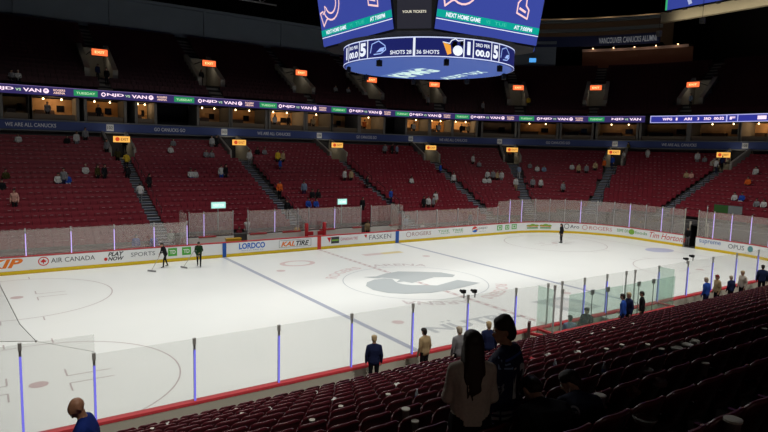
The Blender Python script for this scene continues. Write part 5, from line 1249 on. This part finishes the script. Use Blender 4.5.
# snow shovels on the ice
for k, (p, a, lb) in enumerate((((-11.9, 11.0), R(195), 'snow shovel pushed by the figure in black at far left of the ice'), ((-9.9, 10.6), R(170), 'snow shovel pushed by the figure in black and green by the blue line'))):
    pass
def shovel(hx, hy, bx, by, lb):
    t = thing('snow_shovel', lb, 'shovel', (bx, by, 0)); a = math.atan2(by-hy, bx-hx)
    w = MB(); w.tube((hx, hy, 1.05), (bx, by, .12), .018, n=6); w.build('handle', M('shovel pole', (.4, .38, .33), .5), t)
    w = MB(); w.box((bx, by, .07), (.05, .6, .1), a); w.build('blade', M('shovel blade', (.3, .3, .3), .5), t)
# near group, hand placed
NEARP = [(-12.25, -13.95, .58, R(-28), 'stand', 'navy', 'black', 'tan', 'man in dark coat with pale collar looking at the ice from the near rail', 1.0, 'short'),
         (-10.25, -14.0, .58, R(5), 'stand', 'tan', 'black', 'dark', 'person in yellow and white jersey at the near rail, left of the standing woman', .97, 'short'),
         (-10.62, -16.15, 1.26, R(-12), 'stand', 'grey', 'black', 'light', 'person with fair hair in grey coat just beyond the woman in the cream sweater', .97, 'short'),
         (-9.42, -16.15, 1.26, R(-30), 'stand', 'navy', 'black', 'tan', 'person in dark blue seen between the heads of the standing couple', .96, 'short'),
         (.12, -14.45, .58, R(25), 'stand', 'blue', 'navy', 'dark', 'left man in blue jacket talking beside the penalty bench', 1.0, 'short'),
         (.62, -14.4, .58, R(65), 'stand', 'navy', 'black', 'tan', 'man in navy jacket facing the man in blue beside the penalty bench', 1.0, 'short'),
         (1.75, -14.3, .58, R(40), 'stand', 'black', 'black', 'dark', 'shorter man in black standing right of the two talking by the penalty bench', .94, 'short'),
         (7.15, -14.3, .58, R(-5), 'stand', 'blue', 'navy', 'light', 'man in bright blue jersey seen from behind at the right near rail', .98, 'short'),
         (8.4, -14.2, .58, R(60), 'stand', 'tan', 'black', 'red', 'person in pale tan top next to the bright blue jersey at the right rail', .98, 'short'),
         (9.7, -14.25, .58, R(-20), 'stand', 'navy', 'black', 'light', 'fair-haired child in navy and pale top between two adults at the right rail', .88, 'short'),
         (10.9, -14.25, .58, R(70), 'stand', 'cream', 'black', 'tan', 'man in pale shirt turned left at the right near rail', .97, 'short'),
         (13.2, -14.2, .58, R(-60), 'stand', 'navy', 'black', 'dark', 'broad person in navy jersey at the right picture edge', 1.02, 'short'),
         (14.1, -14.3, .58, R(-10), 'stand', 'navy', 'navy', 'dark', 'second navy figure half cut by the right picture edge', .98, 'short')]
for a in NEARP: person(*a[:9], sc=a[9], hk=a[10])
person(-1.0, -13.5, .15, R(100), 'sit', 'black', 'black', 'dark', 'hunched person in black seated inside the penalty bench', sc=1.12)
person(-2.25, -13.62, .05, R(-40), 'sit', 'slate', 'navy', 'dark', 'person in faded blue seated at the left end of the penalty bench', sc=1.08)
shovel(-12.75, 10.75, -13.5, 10.1, 'snow shovel pushed by the figure in black at far left of the ice')
shovel(-10.6, 10.75, -11.4, 10.35, 'snow shovel trailed by the figure in black and green near the left blue line')

def detailed(name, loc, rz, label, prims, mats, hairp, hairm, voxel=.0115, sc=1.):
    me = fuse(name, prims, mats, voxel, 4); o = bpy.data.objects.new('person', me); C.objects.link(o); o.location = loc; o.rotation_euler = (0, 0, rz); o.scale = (sc,)*3
    if hairp:
        h = bpy.data.objects.new('hair', fuse('hair', hairp, [hairm], .012, 2)); C.objects.link(h); h.parent = o
    return tag(o, label, 'person')
def eyes(o, g):
    for s in (-1, 1):
        w = MB(); p = g(.033*s, .098, .018); w.sphere(p, .0125, 10); e = bpy.data.objects.new('eye', w.mesh('eye', M('eye', (.55, .55, .55), .2), True)); C.objects.link(e); e.parent = o
def decal(body, name, V2, F, org, xd, yd, nrm, mat):
    """print laid on the cloth: each point dropped onto the body surface along the normal"""
    me = body.data; bv = BVHTree.FromPolygons([v.co for v in me.vertices], [p.vertices for p in me.polygons]); org, xd, yd, nrm = map(Vector, (org, xd, yd, nrm)); nrm.normalize(); P = []
    for x, y in V2:
        p = org+xd*x+yd*y; h = bv.ray_cast(p+nrm*.4, -nrm); P.append((h[0] if h[0] else p)+nrm*.006)
    w = MB(); w.add(P, F); o = bpy.data.objects.new(name, w.mesh(name, mat)); C.objects.link(o); o.parent = body; return o
def txt(s, w_, h_, bold=.02):
    V, F = text2d(s, bold); V = V.copy(); V[:, 0] *= w_/V[:, 0].max(); V[:, 1] *= h_; V -= np.array([w_/2, h_/2]); return V, F
# woman with long hair and cream sweater
P, g = figure('stand', bulk=1.1, female=True, head_yaw=.1, arms=(((-.235, .02, 1.12), (-.12, .22, 1.05)), ((.225, .06, 1.12), (.1, .24, 1.08))))
P.append(([((-.085, -.01, .85), .125), ((.085, -.01, .85), .125), ((-.08, -.01, .93), .128), ((.08, -.01, .93), .128)], 1)); P.append(([((-.07, 0, 1.04), .125), ((.07, 0, 1.04), .125), ((-.08, 0, 1.1), .115), ((.08, 0, 1.1), .115)], 0)); P.append(([((-.08, 0, 1.1), .115), ((.08, 0, 1.1), .115), ((-.09, -.01, 1.32), .1), ((.09, -.01, 1.32), .1)], 0))
for s in (-1, 1): P.append(([((.155*s, 0, 1.38), .068), ((.215*s, .02, 1.13), .066)], 0)); P.append(([((.215*s, .03, 1.13), .066), ((.13*s, .2, 1.06), .05)], 0))
H = [([(g(0, -.022, .055), .098), (g(0, .02, .06), .088)], 0), ([(g(-.03, -.04, .02), .075), (g(.03, -.04, .02), .075), (g(-.045, -.085, -.17), .058), (g(.045, -.085, -.17), .058)], 0), ([(g(-.045, -.085, -.17), .058), (g(.045, -.085, -.17), .058), (g(-.02, -.13, -.4), .04), (g(.03, -.13, -.38), .04)], 0)]
for k in range(7):
    x = -.09+.18*k/6; H.append(([(g(x*.7, -.08, -.1), .035), (g(x, -.125, -.27), .022), (g(x*.75+.012*math.sin(k*1.7), -.14, -.44-.07*math.cos(x*14)+.02*math.sin(k*2.3)), .01)], 0))
H.append(([(g(.07, -.0, -.02), .035), (g(.1, -.04, -.18), .03), (g(.13, -.05, -.34), .012)], 0)); H.append(([(g(-.07, -.0, -.02), .035), (g(-.095, -.05, -.2), .03), (g(-.115, -.08, -.42), .012)], 0))
wo = detailed('person', (-18.865, -25.48, 5.0), R(-30), 'woman with long dark hair in cream sweater, back to the viewer', P, [M('cream knit', (.55, .48, .41), .95, .05, noise=.25, scale=40), dye('black'), SKIN, SHOE], H, M('brown hair', (.035, .02, .014), .55), sc=.945); eyes(wo, g)
# man in navy jersey
P, g = figure('stand', bulk=1.32, head_yaw=R(34), head_pitch=-.12, arms=(((-.3, .0, 1.14), (-.3, .06, .9)), ((.29, .04, 1.14), (.24, .16, .93))))
P.append(([((-.13, 0, .85), .12), ((.13, 0, .85), .12), ((-.13, 0, 1.15), .12), ((.13, 0, 1.15), .12)], 0)); P.append(([((-.13, 0, 1.15), .12), ((.13, 0, 1.15), .12), ((-.13, -.01, 1.34), .105), ((.13, -.01, 1.34), .105)], 0))
for s in (-1, 1): P.append(([((.2*s, -.005, 1.39), .08), ((.3*s, .0, 1.13), .088)], 0)); P.append(([((.3*s, .0, 1.14), .088), ((.3*s if s < 0 else .26, .05 if s < 0 else .12, .95), .075)], 0))
H = hair_prims(g, 'short')[:2]+[([(g(0, -.015, .1), .088), (g(0, .045, .1), .056)], 0), ([(g(-.03, .06, .1), .036), (g(.035, .055, .105), .04), (g(0, .0, .125), .06)], 0)]
JERS = M('navy jersey', (.014, .018, .055), .7, .2, noise=.2, scale=12)
ma = detailed('person', (-18.35, -25.39, 5.0), R(22), 'man with short dark hair in navy hockey jersey, head in profile', P, [JERS, dye('black'), SKIN2, SHOE], H, HAIRM['dark'], sc=.955); eyes(ma, g)
PRW = M('jersey white', (.5, .52, .55), .7); PRG = M('jersey grey', (.28, .3, .35), .7)
V, F = txt('13', .26, .32); decal(ma, 'back_number', V, F, (.0, -.1, 1.18), (1, 0, 0), (0, 0, 1), (0, -1, 0), PRW)
V, F = txt('13', .1, .1); decal(ma, 'sleeve_number', V, F, (-.3, -.06, 1.16), (.3, -.95, 0), (0, 0, 1), (-.95, -.3, 0), PRG)
w2 = MB(); q2 = lambda x, y: (x, y, 0)
for a, b_ in (((-.06, .04), (.06, .04)), ((.06, .04), (.06, -.04)), ((.06, -.04), (-.06, -.04)), ((-.06, -.04), (-.06, .04)), ((-.04, .02), (.0, -.015)), ((.0, -.015), (.04, -.005))):
    strokes(lambda x, y: (x, y), [a, b_], .012, type('q', (), {'add': lambda s_, v, f_, mi=0: (w2.add([(p[0], p[1], 0) for p in v], f_))})())
decal(ma, 'shoulder_crest', [(p[0]*1.2, p[1]*1.3) for p in w2.v], w2.f, (-.2, -.08, 1.395), (.53, -.84, 0), (.22, .14, .96), (-.84, -.53, .3), M('crest blue', (.2, .3, .5), .6))
for z, col in ((.84, PRW), (.9, PRG)):
    N_ = 12; V = [(x, y) for i in range(N_+1) for x, y in ((-.3+.6*i/N_, -.016), (-.3+.6*i/N_, .016))]; decal(ma, 'hem_stripe', V, [(2*i, 2*i+2, 2*i+3, 2*i+1) for i in range(N_)], (-.05, -.1, z), (.85, -.5, 0), (0, 0, 1), (-.5, -.85, 0), col)
N_ = 8; V = [(x, y) for i in range(N_+1) for x, y in ((-.16+.32*i/N_, -.012), (-.16+.32*i/N_, .012))]; decal(ma, 'shoulder_stripe', V, [(2*i, 2*i+2, 2*i+3, 2*i+1) for i in range(N_)], (-.05, -.09, 1.42), (1, 0, 0), (0, 0, 1), (0, -1, .3), M('stripe blue', (.05, .1, .35), .6))
# bald man in blue
P, g = figure('stand', bulk=1.22, head_yaw=R(25), head_pitch=-.75, lean=.12, arms=(((-.27, .04, 1.14), (-.2, .2, .95)), ((.27, .02, 1.14), (.22, .18, .93))))
ba = detailed('person', (-21.48, -21.95, Z0+RR*9-.04), R(72), 'bald man in blue jacket looking down at the lower left', P, [M('royal blue fleece', (.012, .03, .2), .85, .1, noise=.2, scale=10), dye('black'), M('bald skin', (.4, .2, .12), .45), SHOE], None, None, sc=1.0); eyes(ba, g)
V, F = txt('III', .05, .05); decal(ba, 'chest_badge', V, F, (-.09, .1, 1.3), (1, 0, 0), (0, 0, 1), (0, 1, 0), PRW)
# seated man with dark hair, right of the couple
P, g = figure('sit', bulk=1.0, head_yaw=R(55), head_pitch=.3, lean=.85)
rr = 14; sm = detailed('person', (-18.06, -26.2, Z0+RR*rr-.1), R(-25), 'seated man with dark hair in navy jacket with round badge, right of the standing couple', P, [M('dark navy coat', (.012, .016, .04), .8), dye('black'), SKIN, SHOE], hair_prims(g, 'short'), HAIRM['dark'], sc=.88); eyes(sm, g)
w2 = MB(); ellipse(lambda x, y: (x, y, 0), -.07, .07, -.07, .07, w2, n=20, hole=.7); rect(lambda x, y: (x, y, 0), -.04, .04, -.012, .012, w2); decal(sm, 'round_badge', [(p[0], p[1]) for p in w2.v], w2.f, (-.17, .1, .84), (1, .1, 0), (0, .3, .95), (-.35, -.9, .35), PRG)
P, g = figure('sit', bulk=1.12, head_pitch=-.5, lean=.98); rr = 14
s3 = detailed('person', (-18.55, -26.3, Z0+RR*rr-.12), R(-20), 'hunched seated person with dark hood between the standing man and the seated man', P, [dye('black'), dye('black'), SKIN, SHOE], hair_prims(g, 'short'), HAIRM['dark'])
t = thing('crumpled_bag', 'pale crumpled bag on a seat right of the standing man in the jersey', 'bag', (-18.72, -26.28, Z0+RR*14+.62)); bm = bmesh.new(); bmesh.ops.create_icosphere(bm, subdivisions=3, radius=.085)
for v in bm.verts: v.co *= 1+random.uniform(-.22, .22); v.co.z *= .7
me = bpy.data.meshes.new('body'); bm.to_mesh(me); bm.free(); me.materials.append(M('bag white', (.45, .45, .44), .7)); o = bpy.data.objects.new('body', me); C.objects.link(o); o.parent = t

# ------------------------------------------------------------------ litter left on the near seats
PAPER = M('white paper', (.6, .6, .56), .7); CUPM = M('paper cup', (.55, .54, .48), .6); 
def litter_mesh(kind):
    out = []
    if kind in ('cup', 'bluecup'):
        w = MB(); w.lathe([(0, 0), (.03, 0), (.042, .15), (.045, .15), (.045, .156), (.039, .15), (.028, .006), (0, .006)], 14); out.append(('body', w.mesh('body', CUPM if kind == 'cup' else M('blue cup', (.1, .2, .45), .5), True)))
        w = MB(); w.lathe([(.047, .148), (.047, .16), (.036, .163), (0, .163)], 14); out.append(('lid', w.mesh('lid', M('cup lid', (.6, .58, .5), .5))))
    elif kind == 'bottle':
        w = MB(); w.lathe([(0, 0), (.031, 0), (.033, .02), (.033, .13), (.014, .18), (.013, .2), (0, .2)], 12); out.append(('body', w.mesh('body', M('bottle plastic', (.35, .4, .45), .2), True)))
        w = MB(); w.lathe([(.0335, .06), (.0335, .11)], 12); out.append(('label', w.mesh('label', M('bottle label', (.1, .2, .5), .5)))); w = MB(); w.lathe([(.015, .195), (.015, .215), (0, .215)], 10); out.append(('cap', w.mesh('cap', M('bottle cap', (.5, .5, .52), .5))))
    elif kind == 'lid':
        w = MB(); w.lathe([(0, .03), (.06, .03), (.075, .045), (.09, .04), (.092, .03), (.075, .0), (0, .0)], 18); out.append(('dish', w.mesh('dish', M('lid plastic', (.5, .5, .47), .4))))
        w = MB(); w.lathe([(.088, .041), (.097, .045), (.097, .036), (.09, .034)], 18); out.append(('rim', w.mesh('rim', M('lid rim', (.58, .58, .55), .4))))
    else:
        bm = bmesh.new(); bmesh.ops.create_icosphere(bm, subdivisions=2, radius=.075); rr = random.Random(3)
        for v in bm.verts: v.co *= 1+rr.uniform(-.3, .3); v.co.z = max(-.0, v.co.z*.75+.04)
        me = bpy.data.meshes.new('sheet'); bm.to_mesh(me); bm.free(); me.materials.append({'paper': PAPER, 'redpaper': M('red paper', (.35, .03, .04), .7), 'tanpaper': M('tan paper', (.4, .27, .17), .8)}[kind]); out.append((None, me))
    return out
LM_ = {}
NMS = {'cup': ('paper_cup', 'cup'), 'bluecup': ('paper_cup', 'cup'), 'bottle': ('water_bottle', 'bottle'), 'lid': ('food_lid', 'lid'), 'paper': ('crumpled_paper', 'paper'), 'redpaper': ('crumpled_paper', 'paper'), 'tanpaper': ('crumpled_napkin', 'napkin')}
for x, y, r, k, lab in LIT:
    if k not in LM_: LM_[k] = litter_mesh(k)
    n = int((19+33.5)/.5); i = round((x+33.5)/(52.5/n)-.5); xs_ = -33.5+(i+.5)*52.5/n-.12    # the cup holder nearest to it
    p = (xs_, -(CY+RB+D0+RD*r+.80), Z0+RR*r+.665)
    if k in ('lid', 'paper', 'redpaper', 'tanpaper'): p = (x, -(CY+RB+D0+RD*r+.78), Z0+RR*r+.715)
    nm, ct = NMS[k]; root = None
    for pn, me in LM_[k]:
        if pn is None: root = bpy.data.objects.new(nm, me); C.objects.link(root); root.location = p; root.rotation_euler = (0, 0, x*3.1); tag(root, lab, ct)
        else:
            if root is None: root = thing(nm, lab, ct, p); root.scale = (1.25,)*3 if 'tall' in lab or 'large' in lab else (1, 1, 1)
            o = bpy.data.objects.new(pn, me); C.objects.link(o); o.parent = root

# ------------------------------------------------------------------ light and camera
wd = bpy.data.worlds.new('World'); bpy.context.scene.world = wd; wd.use_nodes = True; wd.node_tree.nodes['Background'].inputs[0].default_value = (.6, .65, .8, 1); wd.node_tree.nodes['Background'].inputs[1].default_value = .0
for x in (-23, -15, -7.5, 0, 7.5, 15, 23):
    for y in (-15, 15):
        L = bpy.data.lights.new('rink floodlight', 'AREA'); L.shape = 'RECTANGLE'; L.size = 5; L.size_y = 2.5; L.energy = RINK*(1.35 if abs(x) > 20 else 1)*(1.1 if x > 5 else 1); L.spread = R(SPREAD); L.color = (1, .985, .95)
        o = bpy.data.objects.new('rink_floodlight', L); C.objects.link(o); o.location = (x, y, 31); o.rotation_euler = (R(TILT)*(-1 if y > 0 else 1), 0, 0)
for x in (-20, -12, -4, 4, 12, 19):
    L = bpy.data.lights.new('house light', 'AREA'); L.shape = 'RECTANGLE'; L.size = 3; L.size_y = .5; L.energy = HOUSE; L.spread = R(48); L.color = (1, .95, .85)
    o = bpy.data.objects.new('house_light', L); C.objects.link(o); o.location = (x, -28.5, 17.5); o.rotation_euler = (Vector((x, -14.2, 1.2))-o.location).to_track_quat('-Z', 'Y').to_euler()
for x in (-24.5, -20):  # unseen fill lights added behind the standing couple to brighten them
    L = bpy.data.lights.new('couple fill light', 'AREA'); L.size = .6; L.energy = COUPLE_FILL; L.color = (1, .85, .7)
    o = bpy.data.objects.new('couple_fill_light', L); C.objects.link(o); o.location = (x, -32.4, 8.85); o.rotation_euler = (Vector((x, -24, 5.5))-o.location).to_track_quat('-Z', 'Y').to_euler()
cam = bpy.data.cameras.new('camera'); cam.sensor_width = 36; cam.lens = FPX/768*36; cam.clip_end = 400; cam.clip_start = .05
co = bpy.data.objects.new('camera', cam); C.objects.link(co)
Mx = Matrix((RT, UP, -FW)).transposed().to_4x4(); Mx.translation = CAM; co.matrix_world = Mx
sc = bpy.context.scene; sc.camera = co
sc.view_settings.view_transform = 'Standard'; sc.view_settings.look = 'None'; sc.view_settings.exposure = 0; sc.view_settings.gamma = 1; sc.view_settings.use_curve_mapping = False
cy = sc.cycles; cy.max_bounces = 8; cy.diffuse_bounces = 3; cy.glossy_bounces = 3; cy.transparent_max_bounces = 24; cy.use_denoising = True; cy.sample_clamp_indirect = 4; cy.caustics_reflective = False
